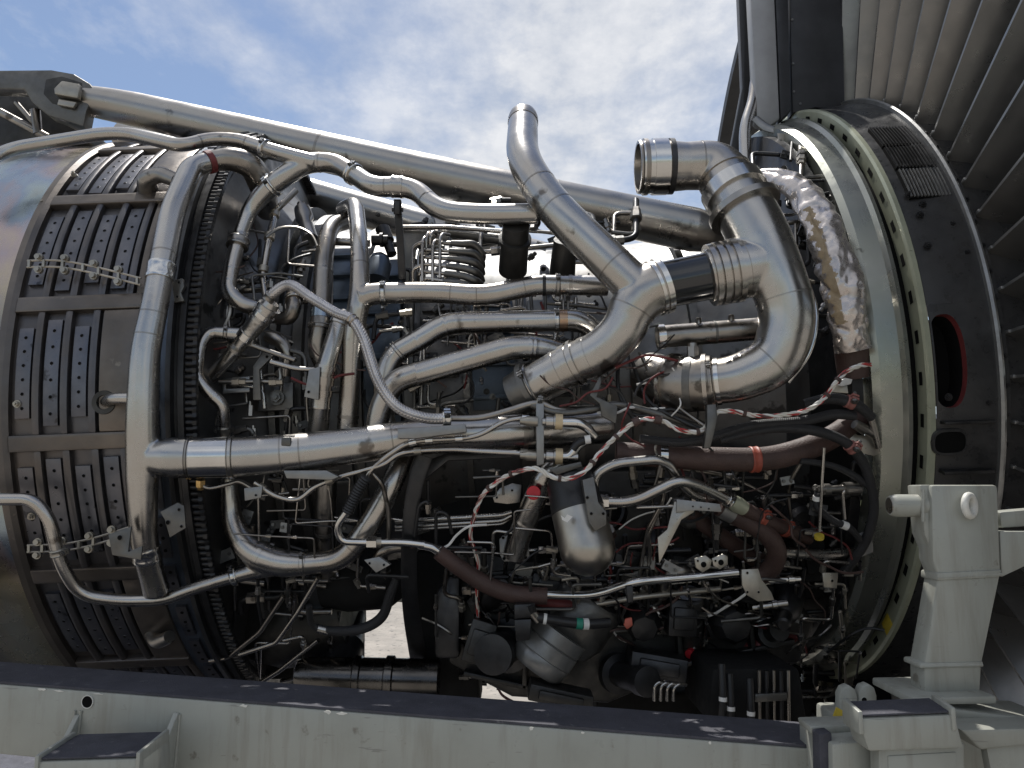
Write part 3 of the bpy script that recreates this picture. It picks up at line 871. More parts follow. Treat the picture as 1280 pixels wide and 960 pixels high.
# curved lip under the fairing
pa = Path([(944, 148, 2.26, 5), (960, 160, 2.24, 6), (985, 165, 2.2, 5), (1003, 164, 2.17, 3)], smooth=True)
g = G(); g.sweep(pa.s, 14, flat=0.5); g.build('fairing_lip', 'galv', fb)
pipe('drain_pipe', [(944, 95, 2.33, 6), (942, 125, 2.30, 7), (931, 160, 2.27, 7.5), (932, 205, 2.25, 7.5), (936, 214, 2.25, 6)], 'steel', E, label='thin silver pipe running down behind the fairing')

# ---- rear mount and thrust struts
def strut(pts, lab):
    o, pa = pipe('thrust_strut', pts, 'strut', E, seg=36, label=lab, welds=())
    return o, pa
s1, p1 = strut([(104, 125, 2.30, 18), (150, 133, 2.30, 21), (520, 216, 2.24, 26), (880, 290, 2.18, 27.5), (905, 295, 2.18, 18)], 'long silver thrust strut slanting across the sky')
for x, y in ((392, 181), (700, 244)): collar(s1, p1, x, y, 3, 1.012, 'dull', 'seam')
s2, p2 = strut([(150, 168, 2.95, 16), (400, 248, 2.9, 21), (560, 292, 2.86, 21), (760, 345, 2.82, 21)], 'second thrust strut half hidden behind the first')
mt_poly = [(-40, 88), (64, 87), (92, 92), (112, 104), (119, 113), (108, 138), (104, 158), (60, 144), (40, 128), (30, 112), (-40, 110)]
g = G(); g.prism([W(x, y, 2.26) for x, y in mt_poly], Vector((0, 0.05, 0)))
mount = g.build('engine_mount', 'castgrey', E, 'dark cast rear mount bracket holding the thrust strut', bevel=0.006)
g = G(); g.prism([W(x, y, 2.38) for x, y in mt_poly], Vector((0, 0.05, 0))); g.build('far_cheek', 'castgrey', mount, bevel=0.005)
g = G(); g.prism([W(x, y, 2.262) for x, y in ((58, 100), (78, 96), (103, 104), (104, 128), (94, 136), (66, 130), (55, 118))], Vector((0, -0.003, 0)))
g.build('clevis_recess', 'cast', mount, bevel=0.001)
g = G(); g.prism([W(x, y, 2.255) for x, y in ((82, 105), (104, 109), (102, 127), (73, 122), (72, 115))], Vector((0, -0.022, 0)))
g.build('pin_block', 'plate', mount, bevel=0.004)
g = G(); g.prism([W(x, y, 2.256) for x, y in ((76, 126), (98, 130), (94, 137), (74, 133))], Vector((0, -0.012, 0)))
g.build('pin_nut', 'plate', mount, bevel=0.002)
g = G(); g.prism([W(x, y, 2.5) for x, y in ((-60, 112), (30, 112), (60, 142), (112, 160), (112, 178), (60, 185), (-60, 205))], Vector((0, 0.25, 0)))
g.build('mount_beam', 'cast', mount, bevel=0.006)
for k, (x0, y0, x1, y1, r) in enumerate(((0, 140, 60, 172, 5), (20, 128, 52, 165, 3), (44, 138, 48, 168, 6), (80, 148, 110, 162, 7))):
    g = G(); g.rod(W(x0, y0, 2.42), W(x1, y1, 2.42), rr(W(x0, y0, 2.42), r), 10); g.build('link_rod', 'dull', mount)

# ---- long pipe over the top and its wye
o, (pv, pa) = fuse('wye_duct', [([(-40, 215, 0.95, 8), (12, 186, 0.95, 8.2), (128, 167, 0.96, 8.2), (160, 167, 0.96, 8.2), (228, 183, 0.955, 8.5), (262, 173, 0.95, 8.5), (300, 175, 0.94, 8.5), (345, 190, 0.93, 9), (394, 203, 0.905, 10)], 2.4),
    ([(299, 296, 0.80, 9), (312, 262, 0.82, 10), (330, 240, 0.85, 12.5), (352, 222, 0.88, 13.5), (382, 203, 0.90, 13), (418, 203, 0.90, 12), (446, 220, 0.90, 12), (466, 234, 0.90, 12.5), (516, 233, 0.90, 13), (548, 264, 0.90, 13), (600, 268, 0.90, 13), (672, 267, 0.90, 13)], 2.2)],
    'steel', E, 'long silver wye duct curving over the combustor case and along the top', voxel=0.0024, iters=8, seg=28)
for x, y in ((400, 202), (534, 250), (482, 236)): collar(o, pa, x, y, 2, 1.012, 'dull', 'weld_seam')
for x, y in ((250, 177), (310, 178)): collar(o, pv, x, y, 2, 1.015, 'dull', 'weld_seam')
band(o, pv, 331, 184, 6, 1.25)
band(o, pa, 340, 231, 7, 1.18)
band(o, pa, 442, 217, 7, 1.14)
b = band(o, pa, 497, 235, 15, 1.07, 'steel', bolt=False)
g = G(); p = W(497, 250, 0.87); q = W(503, 350, 0.74)
g.box((p + q) / 2, (q - p) / 2, Vector((rr(p, 4.5), 0, 0)), Vector((0, 0.006, 0)))
g.rod(W(490, 262, 0.86), W(504, 262, 0.86), 0.006, 10); g.rod(W(497, 252, 0.88), W(497, 268, 0.86), 0.010, 10)
g.build('hanger_link', 'darkmetal', o, bevel=0.001)
# branch down to the left
o, pa = pipe('feeder_pipe', [(303, 286, 0.80, 9.5), (297, 306, 0.80, 10), (290, 330, 0.79, 9.5), (285, 364, 0.78, 10), (300, 380, 0.77, 10), (324, 386, 0.75, 9.5)], 'steel', E, welds=((289, 336), (287, 350)), label='silver pipe dropping from the wye beside the bolted ring')
band(o, pa, 297, 304, 12, 1.38, 'dull', bolt=False)

# ---- big front wye duct
o, (pd, pa) = fuse('bleed_duct', [([(654, 146, 0.96, 18), (652, 200, 0.96, 21), (690, 258, 0.96, 24), (800, 364, 0.95, 26)], 2.6),
    ([(832, 356, 0.945, 34), (808, 364, 0.945, 34), (791, 384, 0.94, 29), (780, 412, 0.93, 27.5), (752, 440, 0.91, 27), (715, 456, 0.88, 27), (662, 484, 0.84, 26)], 1.8)],
    'steel', E, 'large silver wye duct, one leg rising to a closed round end against the sky')
collar(o, pd, 654, 152, 10, 1.035, 'dull', 'end_cap')
for x, y, w in ((674, 232, 2), (692, 264, 2), (770, 335, 2), (790, 388, 2)): collar(o, pd if y < 340 else pa, x, y, w, 1.012, 'dull', 'weld_seam')
for x, y, w, gr in ((722, 452, 5, 1.12), (713, 457, 9, 1.07), (735, 446, 8, 1.03), (700, 464, 4, 1.04)): collar(o, pa, x, y, w, gr, 'steel')
band(o, pa, 666, 482, 9, 1.08, 'steel')
g = G(); p = W(648, 489, 0.80); d = (W(662, 484, 0.84) - W(715, 456, 0.88))
g.lathe(W(666, 482, 0.84), d, [(-0.005, 0.045), (0.0, 0.058), (0.012, 0.06), (0.014, 0.05), (0.05, 0.048)], 32)
g.build('mount_ring', 'castgrey', o)
for x, y, w, gr in ((827, 356, 7, 1.06), (818, 357, 4, 1.05)): collar(o, pa, x, y, w, gr, 'bright')
o, pa = pipe('coupling_sleeve', [(820, 358, 0.945, 29), (900, 342, 0.945, 30)], 'gloss', E, seg=36, label='glossy black rubber sleeve joining the two big ducts')
# big right duct
o, (pa, sp) = fuse('precooler_duct', [([(806, 209, 0.97, 31), (838, 208, 0.97, 32), (852, 208, 0.97, 29), (896, 206, 0.97, 31), (924, 250, 0.97, 36), (944, 286, 0.965, 39), (968, 340, 0.96, 36), (987, 392, 0.95, 34), (972, 452, 0.94, 33), (920, 474, 0.92, 29), (884, 478, 0.90, 28)], 1.5),
    ([(884, 345, 0.95, 33), (930, 336, 0.955, 37), (962, 330, 0.955, 36)], 2)],
    'steel', E, 'largest silver duct, an S shaped elbow with an open end facing left', seg=40)
for x, y in ((876, 205), (982, 372), (958, 448), (905, 222)): collar(o, pa, x, y, 2, 1.010, 'dull', 'weld_seam')
for x, y, w, gr, mt in ((812, 209, 20, 1.06, 'bright'), (801, 209, 5, 1.12, 'dull'), (838, 208, 6, 1.10, 'darkmetal'), (825, 208, 18, 1.10, 'bright'), (917, 240, 18, 1.14, 'bright'), (930, 262, 8, 1.24, 'dull'), (906, 222, 4, 1.05, 'steel')): collar(o, pa, x, y, w, gr, mt)
g = G(); p, d, r = pa.at(0.0)
g.lathe(p, -d, [(0.0, r * 0.9), (0.012, r * 1.06), (0.016, r * 1.04), (0.016, r * 0.92), (-0.02, r * 0.9), (-0.02, 0.001)], 40, cap=False)
g.build('open_mouth', 'dull', o)
# seam flange along the outer side of the elbow
sfp = Path([(958, 240, 0.93, 3), (985, 290, 0.93, 3), (1008, 350, 0.93, 3), (1020, 392, 0.93, 3), (1012, 440, 0.93, 3), (985, 478, 0.92, 3)], smooth=True)
g = G(); g.sweep(sfp.s, 10); g.build('seam_flange', 'bright', o)
# stub that joins the black sleeve
for x, y, w, gr in ((889, 344, 6, 1.16), (899, 342, 7, 1.16), (908, 340, 5, 1.13), (918, 338, 7, 1.13), (930, 336, 4, 1.03)): collar(o, sp, x, y, w, gr, 'steel')
band(o, pa, 889, 478, 7, 1.12, 'steel')
collar(o, pa, 897, 477, 5, 1.06, 'bright')
# regulating valve at the end of the right duct
o, pa = pipe('regulating_valve', [(890, 478, 0.90, 34), (862, 480, 0.885, 36), (838, 478, 0.86, 32), (812, 470, 0.80, 30)], 'dull', E, seg=36, label='dull round valve body at the lower end of the big right duct')
collar(o, pa, 864, 480, 9, 1.03, 'castgrey'); collar(o, pa, 841, 478, 5, 1.12, 'steel'); collar(o, pa, 882, 478, 5, 1.06, 'steel')
g = G(); p = W(866, 444, 0.90); g.hexrod(p + Vector((0, 0, -0.02)), p + Vector((0, 0, 0.018)), 0.013); g.rod(p + Vector((0, 0, 0.018)), p + Vector((0, 0, 0.026)), 0.011); g.build('valve_plug', 'dull', o)
# short horizontal pipe behind the S duct
o, pa = pipe('cross_pipe', [(826, 421, 0.86, 14), (960, 410, 0.86, 14)], 'dull', E, label='short dull grey pipe behind the big S duct')
collar(o, pa, 829, 421, 9, 1.12, 'bright'); collar(o, pa, 887, 416, 3, 1.04, 'castgrey')
for x, y in ((873, 404), (914, 400)):
    p = W(x, y, 0.87); g = G(); g.rod(p - Vector((0, 0, 0.012)), p + Vector((0, 0, 0.012)), 0.007, 12); g.build('boss', 'dull', o, bevel=0.002)

# ---- middle ducts
o, (pa, pb) = fuse('tee_duct', [([(428, 262, 0.72, 9), (444, 254, 0.77, 10.5), (449, 300, 0.79, 11), (450, 345, 0.79, 12), (450, 372, 0.79, 14.5), (441, 420, 0.77, 12.5), (434, 540, 0.74, 13)], 2.4),
    ([(450, 372, 0.79, 15), (468, 367, 0.79, 13.5), (540, 365, 0.79, 13), (606, 370, 0.79, 13), (652, 360, 0.79, 13), (672, 356, 0.79, 12.5), (760, 357, 0.79, 13)], 2.4)],
    'steel', E, 'upright silver tee duct with a branch to the right', voxel=0.0024, seg=28)
for x, y in ((564, 366), (596, 370), (655, 360)): collar(o, pb, x, y, 1.6, 1.012, 'dull', 'weld_seam')
collar(o, pa, 449, 332, 2, 1.02, 'dull', 'weld_seam'); collar(o, pa, 443, 405, 5, 1.12, 'dull'); collar(o, pa, 435, 518, 4, 1.06, 'dull')
band(o, pb, 480, 365, 7, 1.18); band(o, pb, 694, 356, 6, 1.14, 'dull'); collar(o, pb, 680, 356, 4, 1.1, 'darkmetal'); collar(o, pb, 712, 357, 4, 1.06, 'dull')
o, pa = pipe('cooling_duct', [(480, 536, 0.78, 13), (480, 470, 0.78, 13), (492, 442, 0.78, 13), (524, 425, 0.79, 13), (556, 404, 0.79, 13.5), (640, 402, 0.79, 13.5), (728, 400, 0.79, 13.5), (752, 424, 0.77, 13.5)], 'steel', E, welds=((520, 424), (555, 405)), label='upper of two parallel silver ducts bending down at the left')
band(o, pa, 696, 401, 6, 1.10, 'bright'); collar(o, pa, 705, 401, 10, 1.03, 'copper', 'heated_collar'); band(o, pa, 497, 438, 5, 1.08, 'steel', bolt=False); collar(o, pa, 481, 524, 5, 1.1, 'steel')
o, pa = pipe('cooling_duct', [(470, 545, 0.80, 14), (474, 512, 0.80, 14), (492, 476, 0.81, 15), (640, 434, 0.82, 15), (672, 434, 0.81, 15), (716, 446, 0.79, 15)], 'steel', E, welds=((522, 467), (525, 466), (668, 434), (662, 434)), label='lower of two parallel silver ducts, brightest in the middle')
# two upright ducts left of the tee
o, pa = pipe('upright_duct', [(436, 276, 0.70, 10), (412, 282, 0.74, 11), (405, 320, 0.75, 11.5), (401, 400, 0.75, 12.5), (396, 440, 0.73, 13), (416, 470, 0.70, 12)], 'dull', E, welds=((403, 340),), label='upright grey duct with a blued band left of the tee')
collar(o, pa, 400, 393, 12, 1.05, 'heat', 'blued_band'); band(o, pa, 398, 408, 6, 1.15, 'dull')
o, pa = pipe('upright_duct', [(432, 392, 0.77, 8), (424, 402, 0.78, 10), (413, 440, 0.78, 11.5), (404, 470, 0.78, 12), (397, 545, 0.76, 13)], 'steel', E, welds=((400, 510),), label='slanting silver duct with stacked collars beside the braided hose')
for x, y, w, gr in ((423, 404, 5, 1.2), (409, 463, 9, 1.12), (405, 476, 10, 1.16), (403, 488, 8, 1.1)): collar(o, pa, x, y, w, gr, 'steel')
o, pa = pipe('upright_duct', [(408, 600, 0.80, 13), (406, 660, 0.80, 13), (410, 720, 0.79, 12)], 'dull', E, label='dull duct below the main duct, in shade')
collar(o, pa, 407, 664, 4, 1.06, 'castgrey')

# ---- main tee duct over the combustor
o, (pa, pb) = fuse('main_duct', [([(268, 201, 0.93, 12.5), (240, 208, 0.94, 14), (216, 262, 0.94, 15), (203, 330, 0.94, 15.5), (194, 380, 0.94, 16), (181, 440, 0.94, 18), (178, 510, 0.94, 19), (178, 570, 0.94, 21), (178, 640, 0.935, 17.5), (182, 690, 0.93, 16.5), (196, 740, 0.92, 16)], 1.5),
    ([(183, 572, 0.94, 17), (200, 572, 0.937, 23), (214, 572, 0.934, 26), (240, 572, 0.93, 25.5), (300, 571, 0.91, 25), (372, 566, 0.89, 24), (452, 556, 0.87, 22.5), (520, 546, 0.85, 22.5), (600, 542, 0.84, 23), (690, 538, 0.82, 22), (760, 532, 0.78, 22)], 1.5)],
    'steel', E, 'main silver tee duct hugging the combustor case and running right below the hose', voxel=0.003, iters=14)
for x, y in ((190, 392), (186, 420), (204, 318), (352, 568), (376, 565), (490, 549)): collar(o, pb if x > 300 else pa, x, y, 2, 1.010, 'dull', 'weld_seam')
band(o, pa, 199, 340, 22, 1.09, 'bright', bolt=False); band(o, pa, 184, 690, 20, 1.07, 'bright', bolt=False)
collar(o, pa, 262, 202, 7, 1.12, 'redsleeve', 'red_collar')
pipe('elbow_end', [(266, 201, 0.93, 12.5), (292, 198, 0.93, 14.5), (316, 208, 0.90, 16), (330, 240, 0.82, 15), (334, 262, 0.72, 14)], 'dull', o, seg=28, fil=1.4)
band(o, pb, 237, 572, 4, 1.02, 'dull', bolt=False); band(o, pb, 289, 571, 7, 1.04, 'steel', bolt=False)
collar(o, pb, 263, 572, 44, 1.02, 'bright', 'sleeve'); collar(o, pb, 655, 539, 6, 1.05, 'dull')
g = G(); p = W(358, 552, 0.925); g.box(p, Vector((0.010, 0, 0)), Vector((0, 0.005, 0)), Vector((0, 0, 0.009))); g.build('boss', 'castgrey', o, bevel=0.002)
g = G(); p = W(388, 592, 0.885)
g.prism([W(x, y, 1.70) for x, y in ((354, 588), (408, 588), (424, 596), (414, 600), (358, 598))], Vector((0, 0.03, 0))); g.build('support_bracket', 'galv', o, bevel=0.002)
g = G(); g.prism([W(x, y, 1.69) for x, y in ((497, 536), (582, 530), (583, 540), (520, 548), (497, 548))], Vector((0, 0.02, 0))); g.build('support_bracket', 'galv', o, bevel=0.002)
# little outlet into the case
o3, pc = pipe('outlet_elbow', [(168, 498, 0.93, 8), (140, 498, 0.92, 7), (131, 503, 0.85, 7)], 'steel', o)
g = G(); p = W(130, 503, 0.868); d = (p - cyl((p - A0).dot(AX), 0, 0)).normalized()
g.lathe(p, d, [(-0.004, 0.028), (0.003, 0.026), (0.003, 0.016), (-0.004, 0.014)], 28, cap=False); g.build('port_rim', 'cast', comb)
# upper outlet elbow
o3, pc = pipe('bleed_elbow', [(186, 240, 0.86, 13), (182, 224, 0.90, 11), (200, 217, 0.915, 10), (222, 226, 0.92, 9)], 'dull', E, label='short dull elbow beside the top of the main duct')
o3, pc = pipe('bleed_elbow', [(190, 792, 0.86, 9), (196, 803, 0.89, 9), (212, 796, 0.90, 8)], 'dull', E, label='short dull elbow low in the shade under the main duct')
# straps across the combustor
def strap_bracket(pts, lab):
    pa = Path([(x, y, 0.895, 5) for x, y in pts], smooth=True)
    g = G()
    n = len(pa.s)
    for q, side in ((-1, 0), (1, 1)):
        smp = []
        for p, r, s in pa.s:
            smp.append((p + AU * q * rr(p, 4.2), rr(p, 1.4), s))
        g.sweep(smp, 6)
    k = 0
    for f in (0.02, 0.14, 0.3, 0.48, 0.62, 0.8, 0.97):
        p, d, r = pa.at(pa.len * f)
        g.box(p, d * rr(p, 1.6), AU * rr(p, 4.6), AT * 0.004)
    for f in (0.1, 0.32, 0.58, 0.8):
        p, d, r = pa.at(pa.len * f)
        for q in (-1, 1):
            c = p + AU * q * rr(p, 8)
            g.lathe(c, AT, [(-0.004, 0.009), (0.004, 0.009), (0.004, 0.006), (0.012, 0.006)], 12)
    return g.build('strap_bracket', 'plate', comb, lab)
strap_bracket([(34, 330), (75, 330), (120, 338), (176, 352)], 'perforated strap holding the main duct to the case')
strap_bracket([(34, 686), (80, 684), (120, 676), (165, 662)], 'lower perforated strap holding the main duct')
plate('duct_bracket', [(135, 668), (164, 658), (160, 690), (178, 682), (176, 700), (140, 694)], 1.66, 0.006, 'castgrey', E, holes=((150, 672, 4),))
plate('duct_bracket', [(200, 640), (222, 628), (230, 632), (232, 660), (212, 672), (206, 650)], 1.70, 0.008, 'castgrey', E, holes=((224, 637, 2.5), (227, 658, 2.5), (210, 653, 3.5)))
plate('duct_bracket', [(214, 350), (228, 348), (230, 358), (226, 366), (230, 376), (218, 378)], 1.72, 0.01, 'castgrey', E, holes=((224, 353, 2), (222, 371, 2)))

# ---- lower left pipe and lower wye
o, (pd, pa) = fuse('lower_wye', [([(-50, 624, 0.93, 8), (42, 624, 0.935, 8), (62, 648, 0.94, 8), (76, 706, 0.94, 8), (100, 744, 0.94, 8), (148, 751, 0.93, 8), (205, 750, 0.92, 8), (240, 736, 0.91, 8), (292, 720, 0.89, 8.5), (350, 706, 0.88, 13)], 4),
    ([(286, 596, 0.80, 10), (290, 655, 0.83, 13), (312, 690, 0.87, 18), (345, 704, 0.88, 19), (384, 705, 0.88, 14)], 2)],
    'steel', E, 'slim silver pipe looping under the main duct into a sooty wye', voxel=0.0024, iters=8, seg=28)
band(o, pd, 71, 690, 9, 1.12, 'plate'); band(o, pd, 293, 720, 7, 1.3); collar(o, pa, 324, 695, 6, 1.05, 'steel')
o, pa = pipe('lower_elbow', [(376, 705, 0.88, 13.5), (428, 701, 0.874, 14), (464, 654, 0.854, 14.4), (492, 600, 0.824, 14.2), (506, 566, 0.78, 13)], 'steel', E, seg=30, fil=3, n=12, label='bright elbow sweeping up from the sooty wye behind the main duct')
band(o, pa, 379, 705, 6, 1.08, 'steel'); collar(o, pa, 480, 624, 3, 1.03, 'dull'); collar(o, pa, 442, 684, 2, 1.012, 'dull', 'weld_seam')

# ---- braided hose and copper line
o, pa = pipe('braided_hose', [(333, 382, 0.84, 6), (340, 368, 0.86, 6.5), (362, 356, 0.87, 6.5), (390, 373, 0.88, 6.5), (420, 391, 0.89, 6.5), (440, 400, 0.895, 6.8), (455, 425, 0.90, 7), (472, 475, 0.91, 7), (496, 508, 0.91, 7), (530, 522, 0.91, 7), (562, 523, 0.90, 7)], 'braid', E, seg=18, smooth=True, label='braided silver hose arching down to the main duct')
band(o, pa, 440, 401, 8, 1.12, 'steel', bolt=False); band(o, pa, 338, 372, 10, 1.12, 'dull', bolt=False); band(o, pa, 558, 523, 10, 1.3, 'bright')
o, pa = pipe('copper_line', [(562, 523, 0.90, 4), (600, 522, 0.90, 4), (636, 513, 0.90, 4), (662, 505, 0.90, 4), (678, 505, 0.90, 4), (700, 513, 0.90, 4), (736, 514, 0.89, 4), (766, 505, 0.88, 4)], 'dull', E, seg=12, smooth=True, label='thin tube carrying on from the braided hose')
band(o, pa, 674, 505, 8, 1.6, 'plate')
# cylinder valve at the hose end
o, pa = pipe('check_valve', [(254, 480, 0.745, 8.5), (290, 443, 0.785, 9), (302, 428, 0.80, 9), (318, 408, 0.82, 12), (334, 388, 0.84, 12.5), (340, 378, 0.85, 9)], 'steel', E, welds=((312, 416), (330, 393)), label='slanting cylinder valve at the upper end of the braided hose')
for x, y, w, gr, mt in ((297, 436, 4, 1.6, 'dull'), (309, 420, 9, 1.2, 'bright'), (330, 394, 6, 1.12, 'bright'), (337, 386, 5, 1.35, 'steel'), (325, 400, 3, 1.06, 'steel')): collar(o, pa, x, y, w, gr, mt)
o, pa = pipe('bypass_pipe', [(302, 418, 0.80, 8), (262, 415, 0.81, 8), (251, 428, 0.82, 8), (243, 470, 0.83, 8.5), (262, 492, 0.82, 8), (279, 506, 0.81, 8), (280, 545, 0.79, 8)], 'steel', E, welds=((250, 434), (248, 450), (268, 497)), label='silver S pipe beside the bolted ring')
band(o, pa, 282, 417, 5, 1.15, 'dull'); collar(o, pa, 280, 535, 5, 1.5, 'steel')
o, pa = pipe('return_pipe', [(346, 396, 0.72, 9), (362, 398, 0.74, 9), (368, 385, 0.75, 9), (366, 360, 0.73, 9)], 'dull', E, label='small dull return bend under the braided hose')
band(o, pa, 367, 374, 6, 1.2, 'steel')
o, pa = pipe('stem_pipe', [(356, 470, 0.72, 6), (360, 440, 0.73, 7), (350, 426, 0.73, 9), (336, 420, 0.72, 9)], 'dull', E)
g = G(); g.rod(W(266, 298, 0.72), W(272, 330, 0.70), 0.010, 16); g.build('igniter_stub', 'darkmetal', E, bevel=0.001)

# ---- valve cylinder under the top duct
def can(name, p0, p1, prof, mt, parent, label=None, seg=32, bevel=0):
    """turned body: prof is (fraction, radius px) from p0 to p1 in photo points (px, py, k)"""
    a = W(*p0); b = W(*p1); L = (b - a).length
    g = G(); g.lathe(a, b - a, [(t * L, rr(a, r)) for t, r in prof], seg)
    return g.build(name, mt, parent, label)
o = can('shutoff_valve', (645, 280, 0.88), (641, 338, 0.74), [(0, 17), (0.28, 17), (0.29, 21), (0.36, 21), (0.37, 18), (1, 19)], 'cast', E, 'dark cylinder valve standing under the end of the top duct')
o = can('shutoff_valve', (706, 300, 0.80), (702, 352, 0.70), [(0, 14), (0.5, 16), (1, 17)], 'cast', E, 'dark cylinder valve half hidden behind the rising silver duct')

# ---- fuel manifold cluster
cl = bpy.data.objects.new('fuel_manifold', None); COL.objects.link(cl); cl.parent = E; cl.matrix_parent_inverse = Matrix.Translation(-E.location)
cl['label'] = 'cluster of thin parallel fuel tubes with wrapped ends above the tee branch'
for i in range(6):
    y = 303 + i * 9
    pipe('fuel_tube', [(516 + (i % 3) * 7, 352, 0.74, 2.2), (516 + (i % 3) * 7, y + 6, 0.76, 2.2), (526 + (i % 2) * 6, y, 0.77, 2.4), (566, y + 1 + i * 0.8, 0.77, 2.6), (578, y + 3 + i, 0.77, 2.6)], 'steel' if i % 2 else 'dull', cl, seg=10)
    pipe('wrapped_end', [(564 - i * 2, y + 1 + i * 0.5, 0.772, 3.6), (578, y + 2 + i, 0.775, 4.6), (592, y + 3 + i * 2, 0.77, 5), (602 - i, y + 14, 0.75, 5), (603, y + 22, 0.73, 4)], 'castgrey', cl, seg=10, smooth=True)
for x, y0, y1 in ((528, 296, 352), (541, 300, 352), (550, 292, 348), (533, 290, 310), (538, 289, 306)):
    pipe('fuel_tube', [(x, y1, 0.77, 2.2), (x, y0 + 6, 0.785, 2.2), (x + 3, y0, 0.78, 2.2), (x + 12, y0 + 2, 0.76, 2.2)], 'steel', cl, seg=10)
g = G(); g.prism([W(x, y, 2.02) for x, y in ((504, 288), (550, 286), (548, 292), (530, 296), (520, 312), (516, 352), (506, 352))], Vector((0, 0.012, 0))); g.build('manifold_bracket', 'castgrey', cl, bevel=0.001)
# rails running along the top of the core
pipe('manifold_rail', [(500, 284, 0.72, 3), (560, 284, 0.73, 3), (640, 290, 0.73, 3)], 'steel', E, seg=10)
pipe('manifold_rail', [(560, 290, 0.70, 6), (600, 296, 0.70, 7), (660, 304, 0.70, 7)], 'castgrey', E, seg=12)
# actuator on the left of the fuel cluster
o = can('actuator', (470, 352, 0.70), (476, 318, 0.70), [(0, 15), (0.6, 16), (0.85, 12), (1, 5)], 'bluecase', E, 'blue-grey actuator body behind the upright tee')
can('solenoid', (465, 300, 0.72), (485, 300, 0.72), [(0, 7), (0.5, 7), (0.52, 9), (0.7, 9), (0.72, 6), (1, 6)], 'darkmetal', E)
can('solenoid', (478, 286, 0.72), (490, 318, 0.70), [(0, 9), (0.5, 9), (0.52, 6), (1, 6)], 'darkmetal', E)
can('solenoid', (376, 255, 0.70), (388, 300, 0.66), [(0, 5), (0.15, 5), (0.16, 10), (0.4, 11), (0.5, 7), (0.7, 9), (1, 10)], 'dull', E)
pipe('link_tube', [(420, 302, 0.72, 5), (462, 304, 0.72, 5)], 'dull', E, seg=12)
# lever column by the wye: turned links and rod ends
o, pa = pipe('control_rod', [(345, 262, 0.78, 4), (338, 290, 0.77, 4.5), (328, 345, 0.75, 4), (332, 372, 0.76, 4)], 'steel', E, seg=12, label='upright control rod with rod ends left of the upright ducts')
for x, y in ((343, 268), (336, 296), (330, 336)): collar(o, pa, x, y, 8, 1.5, 'plate', 'rod_end')
pipe('control_rod', [(370, 238, 0.80, 4), (352, 256, 0.79, 4), (340, 268, 0.78, 3.5)], 'dull', E, seg=10, label='short dark control rod under the wye')
pipe('control_rod', [(306, 428, 0.80, 3.5), (330, 437, 0.80, 3.2), (368, 450, 0.78, 3)], 'dull', E, seg=10, label='slanting control rod under the cylinder valve')
pipe('control_rod', [(338, 452, 0.79, 4), (370, 461, 0.78, 3.5), (398, 462, 0.78, 3)], 'steel', E, seg=10, label='nearly level control rod left of the stacked collars')
# bell crank and bracket arm
plate('bell_crank', [(330, 438), (342, 444), (324, 462), (326, 500), (316, 500), (316, 458)], 1.83, 0.012, 'castgrey', E, holes=((334, 446, 2.5),))
plate('bracket_arm', [(326, 478), (366, 478), (366, 512), (322, 514)], 1.90, 0.02, 'castgrey', E)
p = W(346, 497, 1.89); bolt(E, p, Vector((0, -1, 0)), 0.013, 0.018, 'castgrey')
plate('wire_bracket', [(278, 474), (312, 470), (312, 476), (282, 480), (282, 486), (312, 484), (312, 490), (278, 492)], 1.86, 0.008, 'galv', E)
plate('tall_bracket', [(386, 462), (400, 458), (398, 500), (380, 496)], 1.79, 0.006, 'galv', E, holes=((386, 490, 2.5),))
for x, y, h in ((284, 398, 12), (338, 360, 9), (350, 390, 8), (262, 540, 7), (312, 520, 14), (316, 545, 10)):
    p = W(x, y, 0.75); g = G(); g.hexrod(p, p + Vector((0, 0, h / 560)), 0.008); g.rod(p, p + Vector((0, 0, h / 400)), 0.004); g.build('fitting', 'dull', E)

# ---- slanted tubes along the bottom of the main duct
o, pa = pipe('sense_tube', [(455, 607, 0.90, 3.2), (464, 588, 0.90, 3.2), (490, 566, 0.90, 3.2), (520, 552, 0.90, 3.2), (590, 546, 0.90, 3.2), (628, 528, 0.90, 3.2), (650, 523, 0.90, 3.2), (672, 524, 0.90, 4)], 'steel', E, seg=10, smooth=True, label='upper thin tube clipped along the main duct')
for x, y in ((516, 554), (536, 550), (574, 547), (657, 523)): collar(o, pa, x, y, 9, 1.5, 'bright', 'ferrule')
o, pa = pipe('sense_tube', [(318, 603, 0.90, 3.5), (345, 620, 0.90, 3.5), (372, 624, 0.90, 3.5), (395, 608, 0.90, 3.5), (425, 596, 0.90, 3.5), (455, 588, 0.90, 3.2), (480, 580, 0.90, 3.2), (505, 566, 0.90, 3.2), (560, 562, 0.90, 3.2), (600, 564, 0.90, 3.4), (640, 566, 0.90, 4), (672, 568, 0.90, 4)], 'steel', E, seg=10, smooth=True, label='lower thin tube drooping below the main duct')
for x, y in ((326, 611), (412, 601), (522, 563), (655, 567)): collar(o, pa, x, y, 9, 1.5, 'plate', 'ferrule')
o, pa = pipe('sense_tube', [(250, 604, 0.90, 3), (262, 610, 0.90, 3), (285, 605, 0.89, 3), (300, 602, 0.88, 3), (318, 612, 0.89, 3)], 'dull', E, seg=10, smooth=True, label='short thin tube from the brass fitting')
can('brass_fitting', (251, 612, 0.90), (251, 600, 0.90), [(0, 4), (0.3, 5), (0.32, 6), (1, 6)], 'brass', E, 'brass elbow fitting beside the bolted ring', 6)
plate('tube_bracket', [(305, 610), (328, 608), (326, 622), (306, 626)], 1.72, 0.005, 'galv', E, holes=((320, 619, 2),))
